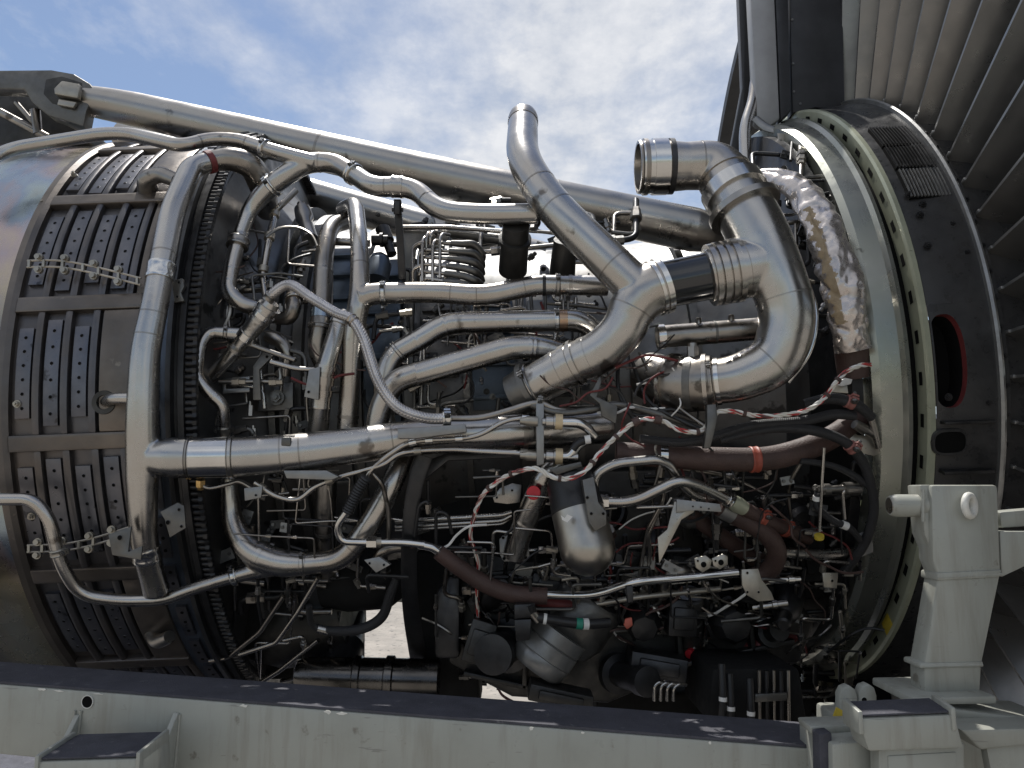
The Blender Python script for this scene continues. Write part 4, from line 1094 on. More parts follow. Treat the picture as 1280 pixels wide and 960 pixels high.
# junction plate with four couplings
o = plate('coupling_plate', [(670, 504), (680, 504), (680, 580), (671, 582)], 1.69, 0.05, 'galv', E, label='upright plate carrying two rows of tube couplings')
for y, k in ((527, 0.92), (570, 0.92)):
    can('coupling', (678, y, k), (722, y + 2, k), [(0, 5), (0.08, 5), (0.1, 8), (0.3, 8), (0.32, 9.5), (0.42, 9.5), (0.44, 6), (1, 6)], 'steel', o, seg=18)
    can('tan_collar', (694, y, 0.922), (703, y + 0.4, 0.922), [(0, 10), (1, 10)], 'tan', o, seg=18)
    can('coupling', (650, y - 1, k), (672, y, k), [(0, 4), (0.3, 5), (0.4, 6.5), (1, 6.5)], 'plate', o, seg=14)
pipe('elbow_tube', [(700, 528, 0.92, 6), (722, 528, 0.92, 6.5), (734, 534, 0.915, 6), (744, 546, 0.91, 5)], 'bright', E, seg=14)
pipe('elbow_tube', [(700, 571, 0.92, 6), (712, 571, 0.92, 6), (722, 558, 0.92, 5.5), (732, 551, 0.92, 5)], 'bright', E, seg=14)
pipe('black_lead', [(716, 562, 0.925, 5), (722, 554, 0.925, 5), (734, 550, 0.92, 5)], 'black', E, seg=12)
can('white_end', (731, 550, 0.925), (738, 549, 0.925), [(0, 5.5), (1, 5.5)], 'white', E, seg=14)
plate('link_plate', [(686, 586), (726, 577), (728, 583), (696, 594)], 1.67, 0.01, 'castgrey', E)

# ---- tube with black corrugated sleeve (lower left of centre)
o, pa = pipe('flex_sleeve', [(458, 597, 0.92, 7), (448, 612, 0.92, 7), (434, 640, 0.92, 7)], 'loom', E, seg=16, label='black corrugated sleeve on the hooked silver tube')
for t in range(14):
    p, d, r = pa.at(pa.len * (t + 0.5) / 14); g = G(); g.lathe(p, d, [(-0.003, r), (0, r * 1.16), (0.003, r)], 16, cap=False); g.build('corrugation', 'black', o)
o, pa = pipe('hook_tube', [(436, 636, 0.92, 4.5), (420, 658, 0.92, 4.5), (426, 677, 0.92, 4.5), (460, 678, 0.92, 4.5), (505, 678, 0.905, 4.8), (530, 681, 0.90, 5)], 'bright', E, seg=14, label='hooked silver tube under the corrugated sleeve')
can('nut', (459, 678, 0.925), (471, 678, 0.925), [(0, 8), (1, 8)], 'bright', o, seg=6); collar(o, pa, 474, 678, 6, 1.35, 'plate', 'ferrule')
pipe('vent_tube', [(466, 592, 0.88, 3), (478, 605, 0.88, 3), (486, 640, 0.87, 3), (486, 672, 0.87, 3)], 'dull', E, seg=10)
plate('flange_foot', [(455, 700), (474, 696), (488, 706), (470, 716)], 1.74, 0.02, 'galv', E, holes=((462, 704, 2), (480, 706, 2)))
pipe('stub_pipe', [(472, 708, 0.86, 8), (474, 692, 0.87, 8), (490, 684, 0.87, 7), (512, 684, 0.86, 7)], 'dull', E, seg=16)
# thin twin tubes crossing the dark gap
for dy, r in ((0, 3.2), (7, 3.0), (11, 2.2)):
    pipe('sense_tube', [(494, 652 + dy, 0.80, r), (560, 648 + dy, 0.80, r), (628, 644 + dy, 0.80, r), (640, 640 + dy * 0.6, 0.80, r)], 'steel', E, seg=10, label='thin tube crossing the dark gap to the capped pipe' if dy == 0 else None)

# ---- black curved plate (fire seal)
pts = [(530, 570, 0.86, 11), (518, 610, 0.87, 10), (512, 670, 0.88, 10), (512, 740, 0.88, 10.5), (520, 805, 0.87, 11), (536, 880, 0.84, 13)]
pa = Path(pts, smooth=True); g = G(); g.sweep(pa.s, 12, flat=0.22); g.build('fire_seal', 'darkmetal', E, 'black curved seal plate running down past the lower gap')
plate('seal_shoulder', [(515, 582), (560, 566), (640, 565), (640, 572), (560, 576), (530, 600)], 1.82, 0.015, 'darkmetal', E)

# ---- capped pipe with flange
o, pa = pipe('filler_pipe', [(700, 578, 0.86, 13), (682, 592, 0.87, 14), (664, 636, 0.86, 14.5), (649, 670, 0.85, 14.5), (643, 694, 0.85, 15)], 'steel', E, welds=((678, 600), (656, 652)), label='short bronze-lit pipe with a red cap and square foot')
p = W(667, 616, 0.905); d = (CAM - p).normalized()
g = G(); g.lathe(p - d * 0.035, d, [(0, 0.013), (0.025, 0.013), (0.026, 0.0158), (0.036, 0.0158), (0.038, 0.0145)], 26); g.build('red_cap', 'red', o, 'round red cap')
fl = plate('square_flange', [(624, 674), (632, 669), (660, 671), (662, 695), (656, 702), (630, 702), (625, 694)], 1.865, 0.012, 'cangrey', o, holes=((629, 672, 2.4), (656, 674, 2.4), (630, 698, 2.8), (657, 697, 2.8)))
plate('lug_plate', [(616, 622), (625, 610), (640, 604), (652, 606), (650, 628), (634, 630), (618, 628)], 1.84, 0.010, 'dull', E, holes=((621, 622, 1.8), (640, 613, 1.8)))

# ---- oil filter bowl
a = W(712, 598, 1.72); b = W(735, 688, 1.68)
ax_ = (b - a).normalized(); r0 = rr(b, 35)
L = (b - a).length
prof = [(L * 0.42, r0 * 0.97), (L - r0 * 0.1, r0)]
for i in range(1, 15):
    t = i / 14 * math.pi / 2
    prof.append((L - r0 * 0.1 + r0 * 1.0 * math.sin(t), max(0.001, r0 * math.cos(t))))
g = G(); g.lathe(a, ax_, prof, 44)
bowl = g.build('filter_bowl', 'bowl', E, 'rounded silver-bottomed filter bowl hanging under a black body')
g = G(); g.lathe(a, ax_, [(-0.015, r0 * 0.6), (0.0, r0 * 0.86), (0.01, r0 * 0.9), (L * 0.38, r0 * 0.96), (L * 0.44, r0 * 0.99), (L * 0.46, r0 * 0.975)], 44)
g.build('bowl_body', 'black', bowl)
plate('label_patch', [(701, 644), (706, 648), (709, 643), (716, 646), (709, 653), (703, 650)], 1.622, 0.004, 'white', bowl, bevel=0)
pipe('bowl_pipe', [(716, 602, 0.93, 8), (724, 640, 0.935, 8), (730, 660, 0.935, 8), (744, 660, 0.935, 8)], 'castgrey', E, seg=16, label='dark pipe hugging the front of the filter bowl')
plate('bowl_head', [(728, 600), (742, 596), (748, 628), (758, 640), (758, 656), (744, 664), (736, 652)], 1.62, 0.05, 'castgrey', bowl, holes=((739, 642, 2.5), (754, 642, 2.5), (734, 622, 2.5)))
can('hex_plug', (760, 662, 0.95), (764, 668, 0.90), [(0, 8), (1, 8)], 'dull', bowl, seg=6)

# ---- silver tubes to the right of the bowl
o, pa = pipe('oil_tube', [(744, 630, 0.93, 6.2), (742, 594, 0.93, 6.2), (768, 579, 0.93, 6.2), (832, 573, 0.92, 6.2), (850, 604, 0.90, 6.2), (870, 622, 0.88, 5.5), (905, 626, 0.86, 5)], 'steel', E, seg=16, fil=4, label='upper silver tube arching right of the filter bowl')
o, pa = pipe('oil_tube', [(750, 627, 0.935, 6.5), (790, 628, 0.935, 6.8), (850, 599, 0.935, 6.8), (880, 609, 0.925, 6.8), (916, 628, 0.91, 7), (934, 638, 0.90, 7)], 'steel', E, seg=16, fil=4, label='lower silver tube zigzagging right of the filter bowl')
can('elbow_nut', (743, 627, 0.94), (760, 627, 0.94), [(0, 9), (1, 9)], 'bright', o, seg=6)
band(o, pa, 910, 625, 7, 1.3, 'steel'); can('cream_collar', (914, 626, 0.912), (930, 636, 0.905), [(0, 9), (0.5, 10.5), (1, 9)], 'chromate', o, seg=18)
o, pa = pipe('brown_hose', [(928, 635, 0.90, 9.5), (960, 652, 0.88, 9.5), (1010, 672, 0.82, 9)], 'brown', E, seg=18, label='straight brown sleeved hose with two orange clamps')
band(o, pa, 950, 647, 10, 1.1, 'orange'); band(o, pa, 981, 661, 8, 1.1, 'orange')
o, pa = pipe('brown_hose', [(898, 634, 0.89, 10.5), (925, 648, 0.89, 11.5), (958, 668, 0.89, 12), (971, 690, 0.89, 12), (962, 712, 0.88, 12), (938, 722, 0.87, 11)], 'brown', E, seg=20, smooth=True, label='curled brown hose bending down to the lower flange')
collar(o, pa, 908, 640, 18, 1.08, 'galv', 'metal_sleeve')
o, pa = pipe('brown_hose', [(860, 640, 0.84, 11), (880, 655, 0.84, 10), (915, 680, 0.83, 11), (955, 705, 0.80, 11)], 'brown', E, seg=18, label='lower brown hose behind the curled one')
can('hose_end', (838, 628, 0.82), (892, 664, 0.84), [(0, 6), (0.15, 16), (0.5, 17), (0.62, 13), (0.7, 9), (0.85, 8), (0.86, 6), (1, 6)], 'castgrey', E)
plate('tube_bracket', [(843, 627), (866, 626), (868, 640), (852, 650), (824, 705), (822, 672), (834, 662)], 1.68, 0.004, 'plate', E, label='bent tan metal bracket plate under the oil tubes')
plate('tube_bracket', [(846, 624), (900, 630), (902, 640), (870, 638), (846, 640)], 1.672, 0.004, 'galv', E, holes=((866, 633, 1.4), (876, 634, 1.4), (886, 636, 1.4)))
for dx, s in ((0, 1), (9, 0)):
    pipe('drain_tube', [(830, 615, 0.91, 2.6), (828, 628, 0.91, 2.6), (810, 660 + dx, 0.91, 2.6), (804 + dx, 690, 0.90, 2.6), (798 + dx, 730, 0.89, 2.6)], 'dull', E, seg=10)
# large brown hose across
o, pa = pipe('brown_hose', [(770, 566, 0.88, 14), (830, 570, 0.885, 14.5), (900, 574, 0.885, 15), (960, 573, 0.88, 15), (1010, 560, 0.86, 15), (1045, 543, 0.84, 14), (1075, 520, 0.80, 13)], 'brown', E, seg=24, smooth=True, label='thick brown sleeved hose crossing below the harness')
band(o, pa, 942, 573, 11, 1.07, 'orange', bolt=False); collar(o, pa, 828, 570, 9, 1.05, 'bright')
# long twin tubes in the lower middle
o, pa = pipe('return_tube', [(524, 681, 0.90, 5), (542, 684, 0.90, 5), (556, 696, 0.90, 5.5), (600, 724, 0.90, 5.5), (640, 740, 0.91, 5.5), (690, 744, 0.92, 5.5), (745, 744, 0.92, 5.5), (790, 727, 0.92, 5.5), (860, 722, 0.91, 5.5), (922, 716, 0.90, 5.5)], 'bright', E, seg=16, fil=5, label='long silver tube running from brown sleeve to the right')
s_, pb = pipe('brown_sleeve', [(548, 690, 0.90, 9.5), (575, 710, 0.905, 10.5), (605, 729, 0.91, 11), (640, 742, 0.915, 11), (684, 745, 0.92, 10.5)], 'brown', o, seg=20, smooth=True)
pipe('return_tube', [(600, 722, 0.885, 4), (680, 755, 0.90, 4), (740, 756, 0.90, 3.6), (800, 746, 0.90, 3.6), (900, 736, 0.89, 3.6)], 'plate', E, seg=12, label='thinner tube under the long silver tube')
pipe('brown_sleeve', [(660, 748, 0.895, 7), (700, 756, 0.90, 7), (741, 757, 0.90, 6.5)], 'redsleeve', E, seg=16)
plate('tube_clip', [(783, 733), (791, 732), (792, 752), (785, 754)], 1.65, 0.02, 'black', E)
pipe('wide_tube', [(972, 690, 0.86, 7), (1020, 694, 0.86, 7), (1070, 690, 0.84, 6)], 'steel', E, seg=16, label='level silver tube near the lower right of the ring')
pipe('bend_tube', [(828, 745, 0.88, 7), (834, 720, 0.89, 8), (852, 712, 0.89, 8), (872, 722, 0.88, 7)], 'dull', E, seg=16)
pipe('lower_tube', [(832, 850, 0.90, 4), (880, 834, 0.90, 4), (925, 822, 0.90, 4.5), (935, 812, 0.90, 4)], 'bright', E, seg=12, label='thin bright tube along the bottom right')
pipe('lower_tube', [(884, 815, 0.88, 3), (905, 810, 0.88, 3), (935, 806, 0.88, 3)], 'bright', E, seg=10)
pipe('red_sleeve', [(928, 813, 0.90, 9), (955, 803, 0.90, 10), (992, 795, 0.88, 9)], 'redsleeve', E, seg=18, smooth=True, label='dark red wrapped sleeve at the bottom right')
# drum and can at the bottom
o = can('starter_drum', (742, 742, 0.84), (700, 802, 0.90), [(0, 40), (0.1, 46), (0.7, 47), (0.95, 40), (1.0, 33)], 'castgrey', E, 'large grey starter drum near the bottom', 40)
c2 = can('starter_can', (700, 788, 0.92), (668, 836, 0.98), [(0, 38), (0.28, 38), (0.3, 36.5), (0.33, 38), (0.62, 38), (0.64, 36.8), (0.67, 37.5), (0.92, 35), (1, 30)], 'cangrey', o, seg=40)
o2, pb = pipe('black_hose', [(664, 756, 0.965, 5), (668, 770, 0.97, 6), (684, 774, 0.975, 6), (730, 780, 0.98, 6.5), (762, 778, 0.97, 6)], 'black', E, seg=16, smooth=True, label='black hose with green and white bands over the drum')
collar(o2, pb, 724, 779, 8, 1.08, 'green', 'green_band'); collar(o2, pb, 732, 780, 7, 1.08, 'white', 'white_band'); collar(o2, pb, 668, 770, 14, 1.1, 'steel', 'hose_elbow'); collar(o2, pb, 681, 774, 4, 1.12, 'white', 'white_band')
plate('red_tab', [(782, 774), (790, 772), (791, 782), (784, 787), (780, 782)], 1.64, 0.01, 'orange', E)
plate('ecu_box', [(643, 756), (664, 755), (664, 772), (643, 774)], 1.80, 0.08, 'darkmetal', E); plate('ecu_box', [(643, 775), (664, 774), (662, 800), (645, 802)], 1.80, 0.08, 'darkmetal', E)
# fuel pump cylinder
o = can('fuel_pump', (862, 744, 0.86), (860, 800, 0.88), [(0, 17), (0.1, 19), (0.3, 16), (0.5, 16), (0.52, 18), (0.7, 18), (0.72, 15), (1, 14)], 'castgrey', E, 'upright grey pump cylinder at lower right')
can('pump_foot', (862, 796, 0.87), (862, 812, 0.88), [(0, 22), (0.4, 22), (0.5, 14), (1, 12)], 'dull', o, seg=24)
can('red_boss', (866, 812, 0.90), (862, 818, 0.92), [(0, 6), (1, 6)], 'red', o, seg=14)
o, pa = pipe('dark_pipe', [(830, 742, 0.84, 10), (830, 780, 0.84, 11), (824, 806, 0.84, 10)], 'brown', E, seg=16)
can('spring_rod', (896, 754, 0.88), (920, 778, 0.86), [(0, 5), (0.1, 6), (0.2, 4.5), (0.3, 6), (0.4, 4.5), (0.5, 6), (0.6, 3), (1, 3)], 'bright', E)
# flange plates
for pl in ([(868, 698), (882, 694), (890, 700), (888, 710), (878, 716), (870, 710)], [(890, 698), (904, 692), (910, 696), (910, 706), (900, 712), (892, 708)]):
    plate('gasket_plate', pl, 1.72, 0.006, 'plate', E, holes=((pl[0][0] + 4, pl[0][1] + 3, 2.2), (sum(x for x, _ in pl) / 6, sum(y for _, y in pl) / 6 + 1, 4.5)))
o = plate('flange_plate', [(927, 712), (948, 711), (952, 724), (964, 740), (968, 750), (948, 752), (934, 744), (928, 732)], 1.70, 0.008, 'plate', E, label='pale flange plate under the curled brown hose', holes=((934, 716, 2), (934, 740, 2), (948, 740, 2)))
can('turnbuckle', (960, 726, 0.90), (1000, 724, 0.90), [(0, 3), (0.1, 4), (0.6, 4), (0.62, 5.5), (0.8, 5.5), (0.82, 4), (1, 4)], 'bright', E)
can('turnbuckle', (940, 760, 0.90), (984, 754, 0.90), [(0, 4), (0.2, 5), (0.55, 5), (0.57, 6.5), (0.7, 6.5), (0.72, 5), (1, 5)], 'steel', E)

# ---- harnesses
HP = [(594, 640, 0.90), (604, 618, 0.92), (628, 598, 0.94), (652, 588, 0.965), (672, 586, 0.985), (690, 596, 1.005), (712, 598, 1.01), (732, 588, 1.005), (750, 566, 0.985), (768, 548, 0.96), (790, 530, 0.96), (808, 524, 0.96), (828, 526, 0.96), (848, 537, 0.96), (872, 540, 0.96), (886, 530, 0.95), (896, 516, 0.95), (914, 514, 0.95), (950, 520, 0.95), (985, 518, 0.95), (1010, 512, 0.94), (1030, 498, 0.94), (1042, 482, 0.94), (1056, 466, 0.93), (1075, 457, 0.92), (1088, 456, 0.91)]
hp = Path([(x, y, k, 2.2) for x, y, k in HP], smooth=True, n=10)
H = bpy.data.objects.new('wire_harness', None); COL.objects.link(H); H.parent = E; H.matrix_parent_inverse = Matrix.Translation(-E.location)
H['label'] = 'twisted red and white wire harness clipped above the brown hoses'
H.location = (0, 0, 0)
ns = int(hp.len / 0.006)
for i in range(3):
    smp = []
    for j in range(ns + 1):
        t = hp.len * j / ns; p, d, r = hp.at(t)
        u = d.orthogonal().normalized() if abs(d.y) > 0.9 else (Vector((0, -1, 0)) - d * -d.y).normalized()
        v = d.cross(u); a = t * 105 + i * 2.094
        smp.append((p + (u * math.cos(a) + v * math.sin(a)) * 0.0029, 0.0027, t))
    g = G(); g.sweep(smp, 8); g.build('strand', ['harness', 'harness', 'white'][i], H)
for x, y in ((796, 529), (822, 525)): collar(H, hp, x, y, 9, 2.6, 'brown', 'cushion_clamp')
for x, y in ((700, 597), (740, 578), (770, 546), (872, 540), (930, 517), (1034, 494), (1048, 476), (640, 593), (612, 610)): collar(H, hp, x, y, 4, 2.1, 'brown', 'wire_tie')
for q in ([(594, 640), (588, 668), (594, 690), (598, 706), (596, 730), (600, 790), (610, 815), (625, 830)],):
    pipe('wire_harness', [(x, y, 0.88, 2.6) for x, y in q], 'harness', E, seg=8, smooth=True, label='frayed harness hanging down past the filler pipe')
o, pa = pipe('black_loom', [(800, 548, 0.92, 5), (850, 553, 0.92, 5.5), (890, 546, 0.92, 6), (940, 532, 0.92, 6), (1000, 527, 0.915, 6.5), (1042, 518, 0.91, 6.5), (1068, 520, 0.90, 6)], 'loom', E, seg=14, smooth=True, label='upper black wire loom above the thick brown hose')
o, pa = pipe('black_loom', [(900, 550, 0.92, 5), (960, 536, 0.92, 6), (1010, 537, 0.92, 6.5), (1052, 550, 0.91, 6.5), (1076, 574, 0.90, 6.5), (1088, 604, 0.89, 6), (1092, 640, 0.88, 6), (1080, 680, 0.87, 6), (1055, 715, 0.86, 6)], 'loom', E, seg=14, smooth=True, label='black wire loom curving down inside the pale ring')
band(o, pa, 1064, 559, 11, 1.15, 'pinkclamp')
o, pa = pipe('black_loom', [(1005, 505, 0.90, 6), (1040, 498, 0.91, 7), (1070, 506, 0.91, 7), (1090, 522, 0.90, 6)], 'loom', E, seg=14, smooth=True, label='short black loom beside the tan bracket')
band(o, pa, 1062, 503, 11, 1.15, 'pinkclamp')
o, pa = pipe('black_loom', [(1000, 576, 0.89, 4), (1040, 582, 0.89, 4), (1070, 596, 0.89, 4.5), (1092, 614, 0.88, 4)], 'loom', E, seg=12, smooth=True, label='thin black loom in front of the dark fan frame')
o, pa = pipe('black_loom', [(1022, 616, 0.89, 4), (1022, 634, 0.89, 4.5), (1040, 650, 0.89, 4.5), (1062, 660, 0.89, 4.5), (1075, 675, 0.88, 4)], 'loom', E, seg=12, smooth=True, label='black lead with a white band low beside the ring')
collar(o, pa, 1056, 656, 8, 1.15, 'white', 'white_band'); collar(o, pa, 1022, 623, 6, 1.15, 'white', 'white_band')
can('tee_fitting', (1020, 612, 0.88), (1075, 610, 0.87), [(0, 5), (0.15, 5), (0.17, 7), (0.3, 7), (0.32, 4), (0.6, 5), (0.62, 8), (1, 8)], 'dull', E, seg=14)
pipe('dip_rod', [(1030, 560, 0.90, 2), (1027, 610, 0.90, 2), (1024, 664, 0.90, 2)], 'steel', E, seg=8)
can('yellow_cap', (1024, 669, 0.90), (1024, 673, 0.90), [(0, 6), (1, 6)], 'yellow', E, seg=14)
for q in ([(740, 512, .9), (760, 505, .9), (800, 520, .9), (840, 512, .9), (880, 530, .9)], [(800, 440, .86), (820, 480, .88), (850, 510, .9), (880, 532, .93)], [(790, 450, .84), (810, 500, .88), (850, 525, .92), (875, 536, .93)], [(775, 440, .84), (772, 480, .88), (782, 510, .9), (800, 530, .92)], [(830, 585, .85), (880, 590, .86), (920, 600, .84), (980, 630, .8)], [(1000, 580, .84), (985, 620, .82), (1000, 700, .82)]):
    pipe('lead', [(x, y, k, 2.6) for x, y, k in q], random.choice(['dull', 'black', 'black']), E, seg=8, smooth=True)
o, pa = pipe('grey_loom', [(664, 506, 0.90, 4), (700, 516, 0.905, 4.5), (740, 512, 0.905, 4.5), (775, 506, 0.90, 4.5), (830, 520, 0.90, 4.5), (880, 536, 0.90, 4.5)], 'castgrey', E, seg=12, smooth=True, label='grey cable loom above the end of the main duct')
plate('clip_block', [(884, 506), (895, 505), (897, 520), (893, 540), (888, 560), (880, 560), (884, 530)], 1.64, 0.02, 'castgrey', E)
plate('clip_bracket', [(737, 494), (750, 470), (752, 478), (746, 496), (772, 508), (770, 530), (752, 520), (750, 505)], 1.68, 0.008, 'castgrey', E)
# right brackets on the ring
o = plate('ring_bracket', [(1046, 474), (1100, 473), (1106, 478), (1106, 522), (1086, 522), (1066, 508), (1064, 492), (1038, 490)], 1.80, 0.004, 'plate', E, label='tan sheet bracket inside the pale ring', holes=((1070, 482, 2), (1063, 492, 2)))
plate('white_tab', [(1045, 480), (1056, 472), (1066, 474), (1064, 480), (1052, 483)], 1.77, 0.003, 'white', o)
plate('ring_bracket', [(1060, 534), (1072, 544), (1096, 545), (1100, 566), (1092, 570), (1074, 566), (1060, 552)], 1.78, 0.004, 'plate', E, label='lower tan bracket inside the pale ring', holes=((1064, 540, 2), (1072, 552, 2)))
plate('ring_bracket', [(1086, 420), (1096, 428), (1098, 458), (1088, 460)], 1.84, 0.006, 'galv', E, holes=((1091, 446, 2),))
plate('ring_bracket', [(1028, 716), (1048, 716), (1046, 736), (1030, 734)], 1.82, 0.006, 'plate', E, holes=((1040, 726, 2.5),))
plate('ring_bracket', [(1072, 668), (1090, 660), (1092, 690), (1078, 696)], 1.86, 0.006, 'galv', E)
plate('ring_bracket', [(972, 166), (986, 168), (980, 196), (976, 198)], 2.14, 0.004, 'plate', E, holes=((977, 180, 1.6), (977, 188, 1.6)))
can('connector', (1080, 575, 0.86), (1092, 620, 0.84), [(0, 5), (0.3, 5), (0.32, 7), (0.5, 7), (0.52, 5), (1, 5)], 'dull', E, seg=14)
can('connector', (1088, 520, 0.87), (1098, 560, 0.86), [(0, 4), (0.3, 5), (1, 4)], 'dull', E, seg=12)
can('connector', (1068, 530, 0.87), (1094, 544, 0.86), [(0, 6), (0.5, 7), (0.52, 5), (1, 5)], 'dull', E, seg=12)

# ---- foil wrapped duct: crumpled, folded cloth
FP = [(948, 216, 0.84, 6), (972, 222, 0.86, 14), (1000, 238, 0.87, 19), (1023, 272, 0.88, 23), (1038, 310, 0.88, 25), (1050, 350, 0.88, 27), (1058, 385, 0.87, 26), (1062, 415, 0.86, 24), (1066, 438, 0.85, 23)]
pa = Path(FP, smooth=True, n=22)
rng = random.Random(3)
from mathutils import noise as mnoise
smp = pa.s; seg = 72; vs = []; fs = []; uvs = []
nrm = Vector((0, -1, 0))
for i, (p, r, s_) in enumerate(smp):
    T = (smp[min(len(smp) - 1, i + 1)][0] - smp[max(0, i - 1)][0]).normalized()
    nrm = (nrm - T * nrm.dot(T)).normalized(); bn = T.cross(nrm)
    for j in range(seg):
        a = 2 * math.pi * j / seg
        d = nrm * math.cos(a) * 0.72 + bn * math.sin(a)
        q = p + d * r
        skew = s_ * 34 + 2.2 * math.sin(a + s_ * 9) + 3.0 * mnoise.noise(q * 9)
        fold = (1 - abs(math.sin(skew)) ** 0.7) * (0.6 + 0.8 * mnoise.noise(q * 7 + Vector((5, 1, 2))))
        cr = (0.35 - abs(mnoise.noise(q * 22)) * 1.3) * 0.7 + (0.3 - abs(mnoise.noise(q * 48 + Vector((3, 3, 3))))) * 0.4
        vs.append(p + d * r * (0.95 - 0.30 * fold + 0.26 * cr)); uvs.append((s_, j / seg))
n = len(smp)
fs = [(i * seg + j, i * seg + (j + 1) % seg, (i + 1) * seg + (j + 1) % seg, (i + 1) * seg + j) for i in range(n - 1) for j in range(seg)]
fs += [tuple(range(seg - 1, -1, -1)), tuple((n - 1) * seg + j for j in range(seg))]
g = G(); g.add(vs, fs, 0, uvs)
for fi in range((n - 1) * seg):
    i, j = divmod(fi, seg); a = (j + 0.5) / seg * 6.283
    f_ = i / n; lo = 0.34 + 0.05 * mnoise.noise(Vector((i * 0.2, 3, 1)))
    if lo < f_ < 0.82 and 0.25 + 0.25 * mnoise.noise(Vector((i * 0.31, 1, 7))) < a < 0.8 + 0.4 * mnoise.noise(Vector((i * 0.23, 9, 2))): g.m[fi] = 1
foil = g.build('insulated_duct', ['foil', 'khaki'], E, 'crumpled pinkish silver insulation wrap inside the pale ring', angle=70)
pipe('duct_end', [(1064, 430, 0.82, 21), (1068, 470, 0.80, 20)], 'brown', foil, seg=24)

# ---- dark bulk below: gearbox and far-side ducts, plus near-black blocks standing in for shade
def block(name, poly, Y, th, mt, label=None, bevel=0.012):
    return plate(name, poly, Y, th, mt, E, bevel, label)
gb = block('accessory_gearbox', [(560, 700), (600, 690), (650, 700), (700, 705), (830, 690), (980, 720), (1020, 780), (1000, 830), (870, 835), (760, 880), (640, 872), (560, 830)], 2.02, 0.42, 'cast', 'dark accessory gearbox filling the shade below the core')
block('gearbox_bracket', [(545, 740), (560, 720), (575, 720), (575, 824), (543, 824)], 1.95, 0.06, 'darkmetal')
block('shade_backing', [(880, 560), (1060, 560), (1080, 640), (1060, 740), (960, 760), (880, 700)], 2.05, 0.4, 'void', 'near-black block standing in for the shade behind the hoses at lower right')
block('shade_block', [(520, 575), (700, 570), (720, 700), (640, 720), (530, 715)], 2.18, 0.2, 'void')  # near-black filler block standing in for deep shade
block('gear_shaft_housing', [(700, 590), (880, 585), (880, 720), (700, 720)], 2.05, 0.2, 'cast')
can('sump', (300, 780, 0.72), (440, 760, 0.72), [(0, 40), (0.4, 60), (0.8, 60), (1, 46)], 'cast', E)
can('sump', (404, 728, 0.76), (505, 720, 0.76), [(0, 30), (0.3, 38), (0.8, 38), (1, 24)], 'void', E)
block('shade_block', [(516, 690), (590, 690), (600, 890), (534, 890)], 2.12, 0.2, 'void')  # dark filler that closes a gap meant to look shaded
block('shade_block', [(750, 845), (835, 838), (840, 868), (900, 862), (905, 930), (740, 930)], 2.2, 0.2, 'void')  # dark filler over the bright ground, painted as shade
block('shade_side_block', [(290, 700), (400, 690), (441, 770), (440, 850), (300, 850)], 2.3, 0.2, 'void')  # near-black filler for the shaded space at lower left
o = can('exhaust_duct', (372, 846, 2.05), (548, 850, 2.05), [(0, 20), (0.05, 24), (0.4, 25), (0.41, 27), (0.45, 27), (0.46, 25), (0.62, 25), (0.63, 28), (0.68, 28), (0.69, 25), (1, 25)], 'darkgloss', E, 'glossy dark duct lying along the bottom behind the rail')
can('exhaust_riser', (436, 772, 2.25), (420, 842, 2.1), [(0, 22), (0.5, 24), (0.55, 27), (0.6, 24), (1, 24)], 'darkmetal', E)
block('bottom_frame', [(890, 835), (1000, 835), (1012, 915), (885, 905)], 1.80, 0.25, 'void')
for i in range(5):
    p = W(949 + i * 9, 838, 1.78); q = W(950 + i * 9, 915, 1.78)
    g = G(); g.rod(p, q, 0.004 + 0.0012 * (i % 2), 10); g.build('ribbed_tube', 'darkmetal' if i % 2 else 'dull', E)
plate('tube_clip', [(944, 868), (984, 866), (984, 876), (944, 878)], 1.765, 0.01, 'castgrey', E)
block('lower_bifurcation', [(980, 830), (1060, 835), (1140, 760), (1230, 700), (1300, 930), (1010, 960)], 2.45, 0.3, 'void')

# gearbox covers, ribs and housings
rc = random.Random(11)
for x, y, r, Y, mt in ((604, 748, 20, 2.0, 'cast'), (636, 806, 30, 2.0, 'cast'), (800, 764, 26, 2.0, 'cast'), (905, 772, 30, 2.0, 'cast'), (962, 792, 16, 2.0, 'castgrey'), (772, 842, 22, 2.0, 'cast'), (880, 730, 13, 2.0, 'castgrey'), (985, 745, 20, 2.0, 'cast'), (990, 650, 28, 2.04, 'cast'), (760, 640, 24, 2.03, 'cast'), (822, 672, 20, 2.03, 'castgrey')):
    p = W(x, y, Y); r = rr(p, r); g = G(); kind = rc.randint(0, 3)
    d = Vector((rc.uniform(-0.45, 0.45), -1, rc.uniform(-0.45, 0.45))).normalized(); L_ = rc.uniform(0.04, 0.14)
    if kind == 0:
        prof = [(-0.01, r), (L_ * 0.3, r), (L_ * 0.32, r * 0.85), (L_ * 0.8, r * 0.8), (L_, r * 0.6), (L_ * 1.05, r * 0.2)]
    elif kind == 1:
        prof = [(-0.01, r * 1.1), (0.012, r * 1.1), (0.014, r * 0.7), (L_, r * 0.68), (L_ * 1.02, r * 0.8), (L_ * 1.3, r * 0.78), (L_ * 1.32, r * 0.4)]
    elif kind == 2:
        prof = [(-0.01, r * 0.8)] + [(L_ * q / 8, r * (0.95 if q % 2 else 0.84)) for q in range(9)] + [(L_ * 1.1, r * 0.5)]
    else:
        prof = [(-0.01, r), (L_ * 0.6, r * 0.92), (L_ * 0.85, r * 0.75), (L_, r * 0.45), (L_ * 1.4, r * 0.42), (L_ * 1.45, r * 0.3)]
    g.lathe(p, d, prof, rc.choice((24, 24, 8)))
    g.build('gearbox_cover', 'cast' if mt == 'castgrey' else 'darkmetal', gb, angle=35)
